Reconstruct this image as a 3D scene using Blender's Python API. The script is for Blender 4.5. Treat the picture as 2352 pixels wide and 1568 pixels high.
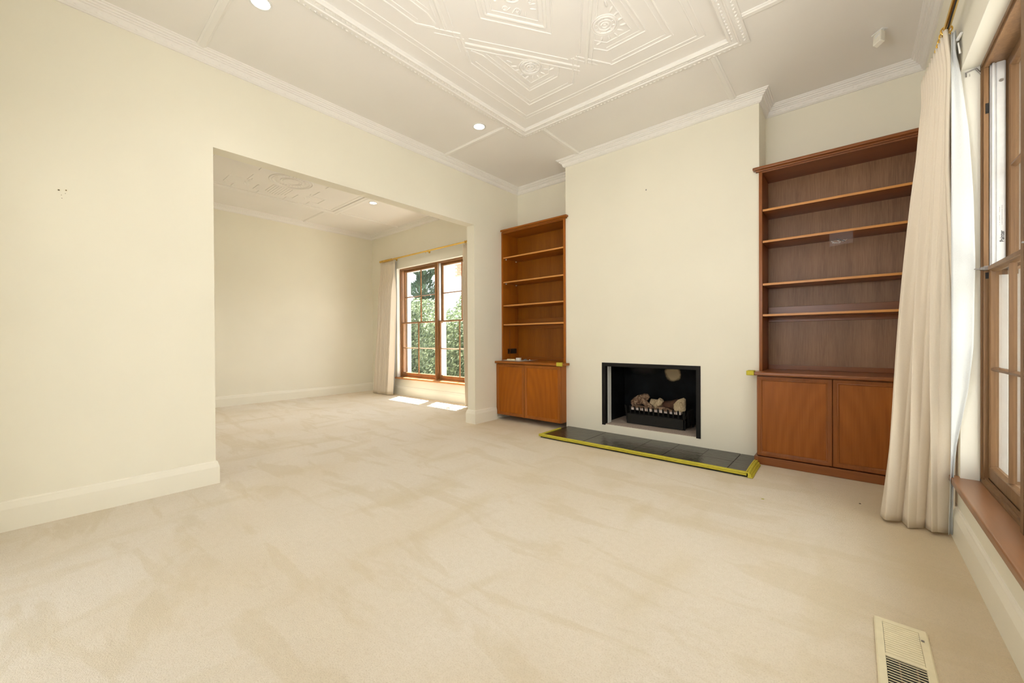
import bpy, bmesh, math, random
from mathutils import Vector, Matrix
random.seed(7)
PI = math.pi
sc = bpy.context.scene
C = sc.collection
for o in list(bpy.data.objects):
    bpy.data.objects.remove(o)

# ------------------------------------------------------------------ camera
cam_d = bpy.data.cameras.new('camera'); cam = bpy.data.objects.new('camera', cam_d); C.objects.link(cam)
YAW, PITCH, ROLL = math.radians(40.5518), math.radians(-0.2879), math.radians(-0.2969)
F = Vector((-math.sin(YAW)*math.cos(PITCH), math.cos(YAW)*math.cos(PITCH), math.sin(PITCH)))
R = F.cross(Vector((0, 0, 1))).normalized(); U = R.cross(F)
R, U = R*math.cos(ROLL)+U*math.sin(ROLL), U*math.cos(ROLL)-R*math.sin(ROLL)
M = Matrix((R, U, -F)).transposed().to_4x4(); M.translation = Vector((3.58604506, -3.99496406, 1.05))
cam.matrix_world = M
cam_d.sensor_width = 36; cam_d.lens = 916.375*36/2352; cam_d.clip_start = .02; cam_d.clip_end = 200
sc.camera = cam

# ------------------------------------------------------------------ world, sun, daylight
SKY = 5.0
w = bpy.data.worlds.new('sky'); sc.world = w; w.use_nodes = True
wn = w.node_tree; wn.nodes.clear()
wo = wn.nodes.new('ShaderNodeOutputWorld'); wb = wn.nodes.new('ShaderNodeBackground')
tc = wn.nodes.new('ShaderNodeTexCoord'); sp = wn.nodes.new('ShaderNodeSeparateXYZ'); rp = wn.nodes.new('ShaderNodeValToRGB')
rp.color_ramp.elements[0].position = 0.0; rp.color_ramp.elements[0].color = (.97, .98, 1, 1)
rp.color_ramp.elements[1].position = 0.7; rp.color_ramp.elements[1].color = (.74, .86, 1, 1)
wn.links.new(tc.outputs['Generated'], sp.inputs[0]); wn.links.new(sp.outputs['Z'], rp.inputs[0])
wn.links.new(rp.outputs[0], wb.inputs[0]); wb.inputs[1].default_value = SKY
wn.links.new(wb.outputs[0], wo.inputs[0])

def lamp(name, kind, loc, direction, energy, color=(1, 1, 1), **kw):
    d = bpy.data.lights.new(name, kind); d.energy = energy; d.color = color
    for k, v in kw.items(): setattr(d, k, v)
    o = bpy.data.objects.new(name, d); C.objects.link(o); o.location = loc
    o.rotation_euler = Vector(direction).to_track_quat('-Z', 'Y').to_euler()
    return o
lamp('sun', 'SUN', (-4, 6, 12), (.18, -.32, -.78), 80, (1, .98, .94), angle=math.radians(.6))
# photographer's flash bounced off ceiling and rear wall behind the camera
lamp('bounce_flash', 'AREA', (2.9, -3.7, 1.6), (.22, .55, 1), 47, (.98, .98, 1), shape='DISK', size=.6)
def portal(loc, direction, sx, sy):
    o = lamp('window_portal', 'AREA', loc, direction, 1, shape='RECTANGLE', size=sx, size_y=sy)
    o.data.cycles.is_portal = True
    return o
portal((4.27, -2.05, 1.37), (-1, 0, 0), 2.25, 2.1)
portal((-2.05, .73, 1.38), (0, -1, 0), 2.4, 2.1)
portal((1.6, -4.87, 1.3), (0, 1, 0), 1.7, 2.4)
sc.view_settings.view_transform = 'Standard'; sc.view_settings.look = 'None'
sc.view_settings.exposure = -0.42; sc.view_settings.gamma = 1.0; sc.view_settings.use_curve_mapping = False
sc.cycles.max_bounces = 10; sc.cycles.diffuse_bounces = 7; sc.cycles.glossy_bounces = 3
sc.cycles.transparent_max_bounces = 12; sc.cycles.caustics_reflective = False; sc.cycles.caustics_refractive = False
sc.cycles.sample_clamp_indirect = 8

# ------------------------------------------------------------------ materials
class N:
    def __init__(s, name):
        s.m = bpy.data.materials.new(name); s.m.use_nodes = True
        s.t = s.m.node_tree; s.b = s.t.nodes['Principled BSDF']; s.out = s.t.nodes['Material Output']
    def n(s, kind, **kw):
        x = s.t.nodes.new('ShaderNode'+kind)
        for k, v in kw.items():
            if k in x.inputs and not hasattr(x, k): x.inputs[k].default_value = v
            elif hasattr(x, k): setattr(x, k, v)
            else: x.inputs[k.replace('_', ' ')].default_value = v
        return x
    def l(s, a, b): s.t.links.new(a, b)
    def coord(s, scale=(1, 1, 1), rot=(0, 0, 0)):
        c = s.n('TexCoord'); mp = s.n('Mapping'); mp.inputs['Scale'].default_value = scale; mp.inputs['Rotation'].default_value = rot
        s.l(c.outputs['Object'], mp.inputs[0]); return mp.outputs[0]
    def noise(s, vec, scale, detail=3, rough=.5, dist=0):
        x = s.n('TexNoise'); x.inputs['Scale'].default_value = scale; x.inputs['Detail'].default_value = detail
        x.inputs['Roughness'].default_value = rough; x.inputs['Distortion'].default_value = dist
        s.l(vec, x.inputs['Vector']); return x.outputs['Fac']
    def ramp(s, fac, stops):
        x = s.n('ValToRGB'); e = x.color_ramp.elements
        while len(e) < len(stops): e.new(.5)
        for i, (p, c) in enumerate(stops):
            e[i].position = p; e[i].color = (*c, 1)
        s.l(fac, x.inputs[0]); return x.outputs[0]
    def mix(s, fac, a, b, mode='MIX'):
        x = s.n('MixRGB'); x.blend_type = mode
        for i, v in ((0, fac), (1, a), (2, b)):
            if isinstance(v, bpy.types.NodeSocket): s.l(v, x.inputs[i])
            elif i == 0: x.inputs[0].default_value = v
            else: x.inputs[i].default_value = (*v, 1)
        return x.outputs[0]
    def bump(s, h, strength, dist=.01):
        x = s.n('Bump'); x.inputs['Strength'].default_value = strength; x.inputs['Distance'].default_value = dist
        s.l(h, x.inputs['Height']); s.l(x.outputs[0], s.b.inputs['Normal'])
    def set(s, color=None, rough=None, metal=None, spec=None):
        if color is not None:
            if isinstance(color, bpy.types.NodeSocket): s.l(color, s.b.inputs['Base Color'])
            else: s.b.inputs['Base Color'].default_value = (*color, 1)
        if rough is not None: s.b.inputs['Roughness'].default_value = rough
        if metal is not None: s.b.inputs['Metallic'].default_value = metal
        if spec is not None: s.b.inputs['Specular IOR Level'].default_value = spec
        return s.m

def paint(name, col, rough=.6, var=.04, bump=.04):
    k = N(name); v = k.coord()
    a = k.noise(v, 1.1, 2); dark = tuple(c*(1-var) for c in col)
    k.set(k.ramp(a, [(.35, dark), (.65, col)]), rough, spec=.3)
    k.bump(k.noise(v, 90, 2), bump, .002)
    return k.m
def plain(name, col, rough=.5, metal=0, spec=.5, var=.08, sc_=30):
    k = N(name); v = k.coord(); a = k.noise(v, sc_, 3)
    k.set(k.ramp(a, [(.3, tuple(c*(1-var) for c in col)), (.7, col)]), rough, metal, spec); return k.m
def wood(name, c1, c2, axis='Z', rough=.32, fine=60, spec=.5, streak=.55):
    k = N(name); s = [1, 1, 1]; i = 'XYZ'.index(axis); s[i] = .045
    v = k.coord(tuple(s)); a = k.noise(v, fine, 5, .65, .3); b = k.noise(v, 7, 3, .5, .6)
    col = k.mix(streak, k.ramp(a, [(.3, c1), (.7, c2)]), k.ramp(b, [(.3, c1), (.7, c2)]))
    k.set(col, rough, spec=spec); k.bump(a, .06, .003); return k.m
def cathedral(name, c1, c2, c3):
    k = N(name); v = k.coord((2.4, 2.4, .8))
    wv = k.n('TexWave'); wv.wave_type = 'RINGS'; wv.rings_direction = 'Y'
    wv.inputs['Scale'].default_value = 2.0; wv.inputs['Distortion'].default_value = 6; wv.inputs['Detail'].default_value = 2.5
    wv.inputs['Detail Scale'].default_value = .9
    k.l(v, wv.inputs['Vector'])
    f = k.noise(k.coord((1, 1, .03)), 90, 4, .6); g = k.noise(k.coord((1, 1, .5)), 4, 2)
    col = k.mix(.62, k.ramp(wv.outputs['Fac'], [(0, c1), (1, c2)]), k.ramp(f, [(.3, c1), (.7, c2)]))
    col = k.mix(k.ramp(g, [(.4, (0, 0, 0)), (.7, (.35, .35, .35))]), col, c3)
    k.set(col, .36, spec=.22); return k.m

WALL = paint('cream_wall_paint', (.835, .805, .695), .55)
WALLW = paint('cream_reveal_paint', (.84, .82, .74), .5)
CEIL = paint('white_ceiling_paint', (.84, .815, .785), .7)
TRIM = paint('cream_gloss_trim_paint', (.85, .82, .72), .35)
PLAS = paint('white_plaster_moulding', (.85, .83, .80), .5)
OAK = wood('orange_stained_wood', (.20, .052, .004), (.37, .112, .007), 'Z', spec=.35)
OAKX = wood('orange_stained_wood_rail', (.20, .054, .004), (.34, .108, .008), 'X', spec=.35)
LBACK = wood('left_bookcase_veneer', (.18, .050, .003), (.36, .118, .008), 'Z', .4, 120, spec=.3)
LDOOR = cathedral('left_door_veneer', (.27, .072, .003), (.39, .115, .005), (.22, .055, .003))
RED = wood('red_brown_wood', (.17, .050, .011), (.28, .090, .020), 'Z', spec=.3)
REDX = wood('red_brown_wood_rail', (.17, .052, .012), (.27, .09, .025), 'X')
RBACK = wood('right_bookcase_veneer', (.16, .075, .034), (.36, .19, .095), 'Z', .45, 130, streak=.45)
RDOOR = cathedral('right_door_veneer', (.24, .068, .010), (.33, .105, .018), (.19, .052, .008))
LIT_EDGE = wood('flash_lit_edge_wood', (.42, .17, .035), (.60, .28, .075), 'X', .35, 60)  # shelf edge colour with the flash light painted in
WINW = wood('cedar_window_wood', (.13, .068, .030), (.27, .155, .075), 'Z', .45, 80, spec=.3)
WINY = wood('cedar_window_rail_wood', (.15, .080, .038), (.27, .155, .08), 'Y', .45, 80, spec=.3)
WINX = wood('cedar_window_wood_back', (.16, .072, .022), (.27, .125, .04), 'X', .4, 80)
SILLM = wood('sill_wood', (.21, .098, .045), (.30, .145, .07), 'Y', .3, 40)
SILLX = wood('sill_wood_back', (.42, .17, .05), (.55, .25, .09), 'X', .3, 40)
BRASS = plain('polished_brass', (.83, .58, .16), .22, 1)
ALU = plain('white_aluminium_track', (.72, .72, .72), .35, .2)
STEEL = plain('grey_steel', (.35, .33, .32), .35, .8)
BLACK = plain('black_paint_steel', (.007, .006, .005), .6, spec=.25)
IRON = plain('black_cast_iron', (.010, .009, .007), .6, spec=.3)
DARK = plain('dark_void', (.004, .004, .004), .9)
WHITEP = plain('white_plastic', (.82, .82, .80), .35)
CREAMP = plain('cream_plastic', (.78, .70, .48), .4)
FOAM = plain('lime_yellow_foam', (.52, .45, .035), .75, var=.15)
BLKP = plain('black_plastic', (.008, .007, .007), .35)
SCREW = plain('zinc_screw', (.6, .6, .58), .3, 1)
WOUT = plain('white_render_outside', (.80, .79, .76), .8)
PAVE = plain('pale_paving', (.62, .58, .50), .9, var=.2, sc_=3)
TIMB = plain('charred_log_inside', (.10, .045, .025), .9, var=.4)

k = N('cream_curtain_fabric'); v = k.coord()
a = k.noise(v, 500, 2); k.set(k.ramp(a, [(.3, (.79, .705, .585)), (.7, (.85, .77, .65))]), .85, spec=.15)
k.bump(a, .12, .001)
tr = k.n('BsdfTranslucent'); tr.inputs[0].default_value = (.88, .80, .66, 1); ms = k.n('MixShader'); ms.inputs[0].default_value = .12
k.l(k.b.outputs[0], ms.inputs[1]); k.l(tr.outputs[0], ms.inputs[2]); k.l(ms.outputs[0], k.out.inputs[0]); CURT = k.m
k = N('white_curtain_lining'); v = k.coord(); a = k.noise(v, 300, 2)
k.set(k.ramp(a, [(.3, (.64, .66, .67)), (.7, (.69, .71, .72))]), .8, spec=.15)
tr = k.n('BsdfTranslucent'); tr.inputs[0].default_value = (.8, .83, .85, 1); ms = k.n('MixShader'); ms.inputs[0].default_value = .12
k.l(k.b.outputs[0], ms.inputs[1]); k.l(tr.outputs[0], ms.inputs[2]); k.l(ms.outputs[0], k.out.inputs[0]); LINING = k.m

k = N('window_glass'); tp = k.n('BsdfTransparent'); gl = k.n('BsdfGlossy'); gl.inputs['Roughness'].default_value = .02
tp.inputs[0].default_value = (.97, .98, .98, 1); lw = k.n('LayerWeight'); lw.inputs[0].default_value = .5; pw = k.n('Math'); pw.operation = 'POWER'; k.l(lw.outputs['Facing'], pw.inputs[0]); pw.inputs[1].default_value = 5
fr = k.n('Math'); fr.operation = 'MULTIPLY_ADD'; k.l(pw.outputs[0], fr.inputs[0]); fr.inputs[1].default_value = .85; fr.inputs[2].default_value = .03; ms = k.n('MixShader')
k.l(fr.outputs[0], ms.inputs[0]); k.l(tp.outputs[0], ms.inputs[1]); k.l(gl.outputs[0], ms.inputs[2]); k.l(ms.outputs[0], k.out.inputs[0]); GLASS = k.m
k = N('clear_plastic_film'); tp = k.n('BsdfTransparent'); k.b.inputs['Base Color'].default_value = (.7, .65, .75, 1); k.b.inputs['Roughness'].default_value = .12
v = k.coord(); k.bump(k.noise(v, 70, 3), .8, .01); ms = k.n('MixShader'); ms.inputs[0].default_value = .10
k.l(tp.outputs[0], ms.inputs[1]); k.l(k.b.outputs[0], ms.inputs[2]); k.l(ms.outputs[0], k.out.inputs[0]); FILM = k.m

# carpet: cut pile with brushed tread patches
STREAK = -4
k = N('beige_cut_pile_carpet'); v = k.coord()
pile = k.noise(v, 190, 3, .7); mott = k.noise(v, 38, 3, .6)
v2 = k.coord((.45, 1.7, 1), (0, 0, math.radians(STREAK)))
big = k.noise(v2, 3.1, 4, .6, .6)
wear = k.noise(k.coord(), .75, 2, .5)
col = k.ramp(big, [(.52, (.82, .755, .66)), (.60, (.76, .685, .565))])
v3 = k.coord((1.5, .55, 1), (0, 0, math.radians(STREAK-6)))
col = k.mix(k.ramp(k.noise(v3, 2.3, 3, .5, .5), [(.54, (0, 0, 0)), (.70, (.55, .55, .55))]), col, (.70, .615, .46))
col = k.mix(k.ramp(wear, [(.45, (0, 0, 0)), (.75, (.6, .6, .6))]), col, (.72, .61, .44))
cc = k.n('TexCoord'); sx = k.n('SeparateXYZ'); k.l(cc.outputs['Object'], sx.inputs[0])
def band(sock, a, b, hi):
    mr = k.n('MapRange'); mr.interpolation_type = 'SMOOTHSTEP'; mr.inputs[1].default_value = a; mr.inputs[2].default_value = b; mr.inputs[4].default_value = hi; k.l(sock, mr.inputs[0]); return mr.outputs[0]
# traffic free, yellowed margin along the window wall and before the bookcase
col = k.mix(band(sx.outputs['X'], 3.35, 3.85, .65), col, (.66, .53, .33))
col = k.mix(band(sx.outputs['Y'], -1.1, -.35, .30), col, (.68, .56, .38))
col = k.mix(k.ramp(pile, [(.28, (.6, .6, .6)), (.52, (0, 0, 0))]), col, (.58, .49, .36))
col = k.mix(k.ramp(mott, [(.35, (.14, .14, .14)), (.6, (0, 0, 0))]), col, (.60, .51, .37))
k.set(col, .95, spec=.1); k.bump(pile, .7, .008); CARPET = k.m

k = N('honed_slate'); v = k.coord((1, 1, 1)); a = k.noise(v, 9, 6, .65, .6)
k.set(k.ramp(a, [(.3, (.016, .013, .008)), (.75, (.042, .036, .023))]), .24, spec=.45); k.bump(k.noise(v, 14, 6, .6, 1.2), .35, .012); SLATE = k.m
k = N('speckled_refractory_floor'); v = k.coord(); a = k.noise(v, 120, 3, .7)
k.set(k.ramp(a, [(.3, (.20, .15, .12)), (.5, (.42, .34, .28)), (.75, (.62, .55, .50))]), .9); REFR = k.m
k = N('soot_black_brick'); c = k.n('TexCoord'); sx = k.n('SeparateXYZ'); k.l(c.outputs['Object'], sx.inputs[0])
def ell(cx, cz, rx, rz):
    vm = k.n('VectorMath'); vm.operation = 'SUBTRACT'; k.l(c.outputs['Object'], vm.inputs[0]); vm.inputs[1].default_value = (cx, .56, cz)
    vs = k.n('VectorMath'); vs.operation = 'MULTIPLY'; k.l(vm.outputs[0], vs.inputs[0]); vs.inputs[1].default_value = (1/rx, 0, 1/rz)
    vl = k.n('VectorMath'); vl.operation = 'LENGTH'; k.l(vs.outputs[0], vl.inputs[0])
    ad = k.n('Math'); ad.operation = 'MULTIPLY_ADD'; k.l(k.noise(c.outputs['Object'], 14, 3), ad.inputs[0]); ad.inputs[1].default_value = .7; k.l(vl.outputs['Value'], ad.inputs[2])
    return ad.outputs[0]
m1 = k.ramp(ell(2.055, .655, .095, .085), [(.95, (1, 1, 1)), (1.0, (0, 0, 0))])
e1 = ell(2.055, .655, .085, .08)
mr = k.n('MapRange'); mr.inputs[1].default_value = 1.45; mr.inputs[2].default_value = 1.1; k.l(e1, mr.inputs[0])
e2 = ell(1.72, .70, .13, .05); mr2 = k.n('MapRange'); mr2.inputs[1].default_value = 1.9; mr2.inputs[2].default_value = .8; mr2.inputs[4].default_value = .12; k.l(e2, mr2.inputs[0])
base = k.ramp(k.noise(c.outputs['Object'], 6, 4), [(.4, (.003, .003, .003)), (.75, (.010, .012, .014))])
soot = k.mix(mr2.outputs[0], base, (.3, .25, .2)); soot = k.mix(mr.outputs[0], soot, (.52, .40, .24))
k.set(soot, .75, spec=.2); SOOT = k.m
k = N('ceramic_log'); v = k.coord((1, 1, 1)); a = k.noise(v, 30, 5, .65, 1.0); 
k.set(k.ramp(a, [(.36, (.07, .035, .02)), (.52, (.22, .13, .08)), (.70, (.50, .38, .26))]), .9); k.bump(a, 1.0, .014); LOG = k.m
k = N('pale_ceramic_log'); v = k.coord((1, 1, .4)); a = k.noise(v, 45, 6, .7, 1.2)
k.set(k.ramp(a, [(.30, (.22, .15, .08)), (.48, (.52, .41, .26)), (.7, (.68, .56, .38))]), .9); k.bump(a, .8, .012); LOGL = k.m
EMBER = plain('white_ceramic_fibre', (.80, .70, .66), .9, var=.3)
k = N('lit_downlight_lens'); k.b.inputs['Emission Color'].default_value = (1, .93, .80, 1); k.b.inputs['Emission Strength'].default_value = 14; LENS = k.m

k = N('hedge_leaves'); oi = k.n('TexCoord'); a = k.noise(oi.outputs['Object'], 9, 2)
col = k.ramp(a, [(.3, (.05, .072, .036)), (.5, (.12, .16, .08)), (.7, (.33, .37, .22))]); k.set(col, .45)
tr = k.n('BsdfTranslucent'); k.l(col, tr.inputs[0]); ms = k.n('MixShader'); ms.inputs[0].default_value = .2
k.l(k.b.outputs[0], ms.inputs[1]); k.l(tr.outputs[0], ms.inputs[2]); k.l(ms.outputs[0], k.out.inputs[0]); LEAF = k.m
CONI = plain('conifer_green', (.030, .065, .035), .8, var=.5, sc_=3)
TRUNK = plain('bark', (.12, .08, .05), .9)
k = N('red_brick'); v = k.coord(); k.set(k.ramp(k.noise(v, 7, 3), [(.3, (.36, .14, .09)), (.7, (.55, .25, .17))]), .9); BRICK = k.m
ROOFM = plain('grey_roof', (.3, .3, .32), .8)

# ------------------------------------------------------------------ mesh helpers
def nb(): return bmesh.new()
def box(bm, x0, x1, y0, y1, z0, z1):
    x0, x1 = sorted((x0, x1)); y0, y1 = sorted((y0, y1)); z0, z1 = sorted((z0, z1))
    v = [bm.verts.new(p) for p in ((x0,y0,z0),(x1,y0,z0),(x1,y1,z0),(x0,y1,z0),(x0,y0,z1),(x1,y0,z1),(x1,y1,z1),(x0,y1,z1))]
    fs = [bm.faces.new([v[i] for i in q]) for q in ((3,2,1,0),(4,5,6,7),(0,1,5,4),(1,2,6,5),(2,3,7,6),(3,0,4,7))]
    return v, fs
def bbox(bm, x0, x1, y0, y1, z0, z1, bev=.002, seg=2):
    b2 = bmesh.new(); box(b2, x0, x1, y0, y1, z0, z1)
    bmesh.ops.bevel(b2, geom=b2.edges[:], offset=bev, segments=seg, profile=.7, affect='EDGES')
    me = bpy.data.meshes.new('t'); b2.to_mesh(me); b2.free(); bm.from_mesh(me); bpy.data.meshes.remove(me)
def sweep(bm, path, prof, mp, closed=False, side=1, cap=True, closed_prof=False):
    n = len(path); P = [Vector(p) for p in path]; rings = []
    for i in range(n):
        d0 = (P[i]-P[i-1]) if (closed or i > 0) else None
        d1 = (P[(i+1) % n]-P[i]) if (closed or i < n-1) else None
        if d0 is None: d0 = d1
        if d1 is None: d1 = d0
        d0 = d0.normalized(); d1 = d1.normalized()
        n0 = Vector((-d0.y, d0.x))*side; n1 = Vector((-d1.y, d1.x))*side
        m = (n0+n1)
        m = m/max(m.length_squared/2, .15) if m.length > 1e-6 else n0
        rings.append([bm.verts.new(mp(*(P[i]+m*a), b)) for a, b in prof])
    k = len(prof)
    for i in range(n if closed else n-1):
        A, B = rings[i], rings[(i+1) % n]
        for j in range(k if closed_prof else k-1):
            bm.faces.new((A[j], A[(j+1) % k], B[(j+1) % k], B[j]))
    if cap and not closed:
        for r_ in (rings[0], rings[-1]):
            try: bm.faces.new(r_)
            except Exception: pass
def cyl(bm, p0, p1, r0, r1=None, seg=16, cap=True):
    if r1 is None: r1 = r0
    p0 = Vector(p0); p1 = Vector(p1); d = (p1-p0).normalized()
    a = d.orthogonal().normalized(); b = d.cross(a); A = []; B = []
    for i in range(seg):
        t = 2*PI*i/seg; q = a*math.cos(t)+b*math.sin(t)
        A.append(bm.verts.new(p0+q*r0)); B.append(bm.verts.new(p1+q*r1))
    for i in range(seg):
        j = (i+1) % seg; bm.faces.new((A[i], A[j], B[j], B[i]))
    if cap: bm.faces.new(A[::-1]); bm.faces.new(B)
def torus(bm, c, axis, R_, r_, seg=32, ms=8, half=False):
    c = Vector(c); ax = Vector(axis).normalized(); a = ax.orthogonal().normalized(); b = ax.cross(a); rings = []
    for i in range(seg):
        t = 2*PI*i/seg; d = a*math.cos(t)+b*math.sin(t)
        rings.append([bm.verts.new(c+d*(R_+r_*math.cos(2*PI*j/ms))+ax*r_*math.sin(2*PI*j/ms)) for j in range(ms)])
    for i in range(seg):
        for j in range(ms):
            bm.faces.new((rings[i][j], rings[(i+1)%seg][j], rings[(i+1)%seg][(j+1)%ms], rings[i][(j+1)%ms]))
def ellip(bm, c, rx, ry, rz, rot=0, u=10, v=6):
    m = Matrix.Translation(c) @ Matrix.Rotation(rot, 4, 'Z') @ Matrix.Diagonal((rx, ry, rz, 1))
    bmesh.ops.create_uvsphere(bm, u_segments=u, v_segments=v, radius=1, matrix=m)
def lathe(bm, prof, mp, seg=20):
    rings = [[bm.verts.new(mp(r_*math.cos(2*PI*i/seg), r_*math.sin(2*PI*i/seg), h)) for i in range(seg)] for r_, h in prof]
    for a, b in zip(rings, rings[1:]):
        for i in range(seg): bm.faces.new((a[i], a[(i+1)%seg], b[(i+1)%seg], b[i]))
def obj(name, bm, mat, parent=None, smooth=False, kind=None, recalc=True):
    if recalc: bmesh.ops.recalc_face_normals(bm, faces=bm.faces[:])
    if smooth:
        for f in bm.faces: f.smooth = True
    me = bpy.data.meshes.new(name); bm.to_mesh(me); bm.free()
    if smooth == 'auto' or smooth is True:
        try: me.set_sharp_from_angle(angle=math.radians(42))
        except Exception: pass
    me.materials.append(mat); o = bpy.data.objects.new(name, me); C.objects.link(o)
    if parent is not None:
        o.parent = parent; p = parent; off = Vector((0, 0, 0))
        while p is not None: off += p.location; p = p.parent
        me.transform(Matrix.Translation(-off))
    if kind: o['kind'] = kind
    return o
def struct(name, bm, mat, parent=None, **kw):
    return obj(name, bm, mat, parent, kind=None if parent else 'structure', **kw)
def thing(name, label, cat, loc=(0, 0, 0), group=None):
    o = bpy.data.objects.new(name, None); C.objects.link(o); o.location = loc; o.empty_display_size = .1
    o['label'] = label; o['category'] = cat
    if group: o['group'] = group
    return o
def tag(o, label, cat, group=None, kind=None):
    o['label'] = label; o['category'] = cat
    if group: o['group'] = group
    if kind: o['kind'] = kind
    return o
XY = lambda x, y, b: (x, y, b)

# ------------------------------------------------------------------ dimensions
W, D, ZC, ZT = 4.0, .335, 3.068, 3.15
YR = -4.6
YA, YB_, ZO, T = -3.183, -.518, 2.4795, .13
X1, X2 = 1.009, 2.972
XL, YBK, ZT2 = -4.067, .46, 3.215
YR2 = -4.2

# ------------------------------------------------------------------ structure
bm = nb(); box(bm, XL-.2, W+.3, YR-.3, YBK+.25, -.12, 0); struct('floor', bm, CARPET)
bm = nb()
box(bm, -T, 0, YR-.2, YA, 0, ZT+.1); box(bm, -T, 0, YB_, D, 0, ZT+.1); box(bm, -T, 0, YA, YB_, ZO, ZT+.1)
struct('wall_left', bm, WALL)
# exterior wall behind fireplace and alcoves
bm = nb()
box(bm, -T, X1, D, D+.3, 0, ZT+.1); box(bm, X2, W+.3, D, D+.3, 0, ZT+.1); struct('wall_back', bm, WALL)
FX1, FX2, FZ0, FZ1 = 1.476, 2.496, .1204, .7913
bm = nb()
box(bm, X1, FX1, 0, .62, 0, ZT+.1); box(bm, FX2, X2, 0, .62, 0, ZT+.1)
box(bm, FX1, FX2, 0, .62, FZ1, ZT+.1); box(bm, FX1, FX2, 0, .62, 0, FZ0-.005)
struct('wall_chimney', bm, WALL)
# near window opening
WY0, WY1, WZ0, WZ1 = -3.14, -.97, .333, 2.395
bm = nb()
box(bm, W, W+.29, WY1, D, 0, ZT+.1); box(bm, W, W+.29, YR-.2, WY0, 0, ZT+.1)
box(bm, W, W+.29, WY0, WY1, WZ1, ZT+.1); box(bm, W, W+.29, WY0, WY1, 0, WZ0-.03)
wr = struct('wall_right', bm, WALL)
# rear wall with an unseen glazed door added to let daylight in
bm = nb()
box(bm, 0, .8, YR-.28, YR, 0, ZT+.1); box(bm, 2.4, W, YR-.28, YR, 0, ZT+.1); box(bm, .8, 2.4, YR-.28, YR, 2.4, ZT+.1)
struct('wall_rear', bm, WALL)
# second room
BX0, BX1, BZ0, BZ1 = -3.17, -.93, .333, 2.435
bm = nb()
box(bm, XL-.2, BX0, YBK, YBK+.29, 0, ZT2+.1); box(bm, BX1, 0, YBK, YBK+.29, 0, ZT2+.1)
box(bm, BX0, BX1, YBK, YBK+.29, BZ1, ZT2+.1); box(bm, BX0, BX1, YBK, YBK+.29, 0, BZ0-.03)
struct('wall_back', bm, WALL)
bm = nb(); box(bm, -T, -.001, D, YBK, 0, ZT2+.1); struct('wall_nib', bm, WALL)
bm = nb(); box(bm, XL-.2, XL, YR2-.2, YBK, 0, ZT2+.1); struct('wall_left', bm, WALL)
bm = nb(); box(bm, XL, -T, YR2-.2, YR2, 0, ZT2+.1); struct('wall_rear', bm, WALL)
bm = nb(); box(bm, 0, W, YR, D, ZT, ZT+.15); ceil = struct('ceiling', bm, CEIL)
bm = nb(); box(bm, XL, -T, YR2, YBK, ZT2, ZT2+.12); ceil2 = struct('ceiling', bm, CEIL)

# cornices
CP = [(0, 0), (.012, 0), (.014, .004), (.022, .008), (.032, .040), (.042, .042), (.044, .050), (.054, .052), (.056, .062), (.068, .064), (.072, .072), (.08, .074), (.082, .084)]
def cornice(bm, path, zc, side, closed=False):
    sweep(bm, path, [(a, zc+b) for a, b in CP], XY, closed=closed, side=side)
bm = nb()
cornice(bm, [(0, YR), (0, D), (X1, D), (X1, 0), (X2, 0), (X2, D), (W, D), (W, YR)], ZC, -1, closed=True)
struct('trim_1', bm, PLAS)
bm = nb(); cornice(bm, [(XL, YR2), (XL, YBK), (-T, YBK), (-T, YR2)], ZT2-.082, -1, closed=True); struct('trim_2', bm, PLAS)
# frieze relief: small leaf scrolls along the left and chimney cornice
def leaves(bm, p0, p1, step, zc, nrm):
    p0 = Vector((*p0, 0)); p1 = Vector((*p1, 0)); L = (p1-p0).length; d = (p1-p0).normalized(); n = int(L/step); nv = Vector(nrm)
    for i in range(n):
        q = p0+d*(i+.5)*step; tz = zc+.023+(.004 if i % 2 else -.004)
        c = Vector((q.x, q.y, tz))+nv*.0265
        vs = [bm.verts.new(c+d*step*.42), bm.verts.new(c+Vector((0, 0, .010))), bm.verts.new(c-d*step*.42), bm.verts.new(c-Vector((0, 0, .010))), bm.verts.new(c+nv*.004+d*step*(.15 if i % 2 else -.15))]
        for a, b in ((0, 1), (1, 2), (2, 3), (3, 0)): bm.faces.new((vs[a], vs[b], vs[4]))
bm = nb()
leaves(bm, (0, YR), (0, D), .045, ZC, (1, 0)+(0,)); leaves(bm, (X1, 0), (X2, 0), .045, ZC, (0, -1, 0))
leaves(bm, (X2, D), (W, D), .045, ZC, (0, -1, 0)); leaves(bm, (0, D), (X1, D), .045, ZC, (0, -1, 0))
struct('trim_3', bm, PLAS)

# baseboards
BP = [(0, 0), (.02, 0), (.02, .122), (.0185, .128), (.012, .152), (.011, .158), (.006, .165), (0, .167)]
def base(name, paths, side):
    bm = nb()
    for p in paths: sweep(bm, p, BP, XY, side=side)
    struct(name, bm, TRIM)
base('baseboard_left', [[(0, YR), (0, YA), (-T, YA), (-T, YR2)], [(-T, YBK), (-T, YB_), (0, YB_), (0, -.135)]], -1)
base('baseboard_right', [[(W, YR), (W, -.135)]], 1)
base('baseboard_back', [[(XL, YR2), (XL, YBK), (-T, YBK)]], -1)
base('baseboard_rear', [[(.75, YR), (0, YR)], [(W, YR), (2.45, YR)], [(-T, YR2), (XL, YR2)]], -1)

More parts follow.
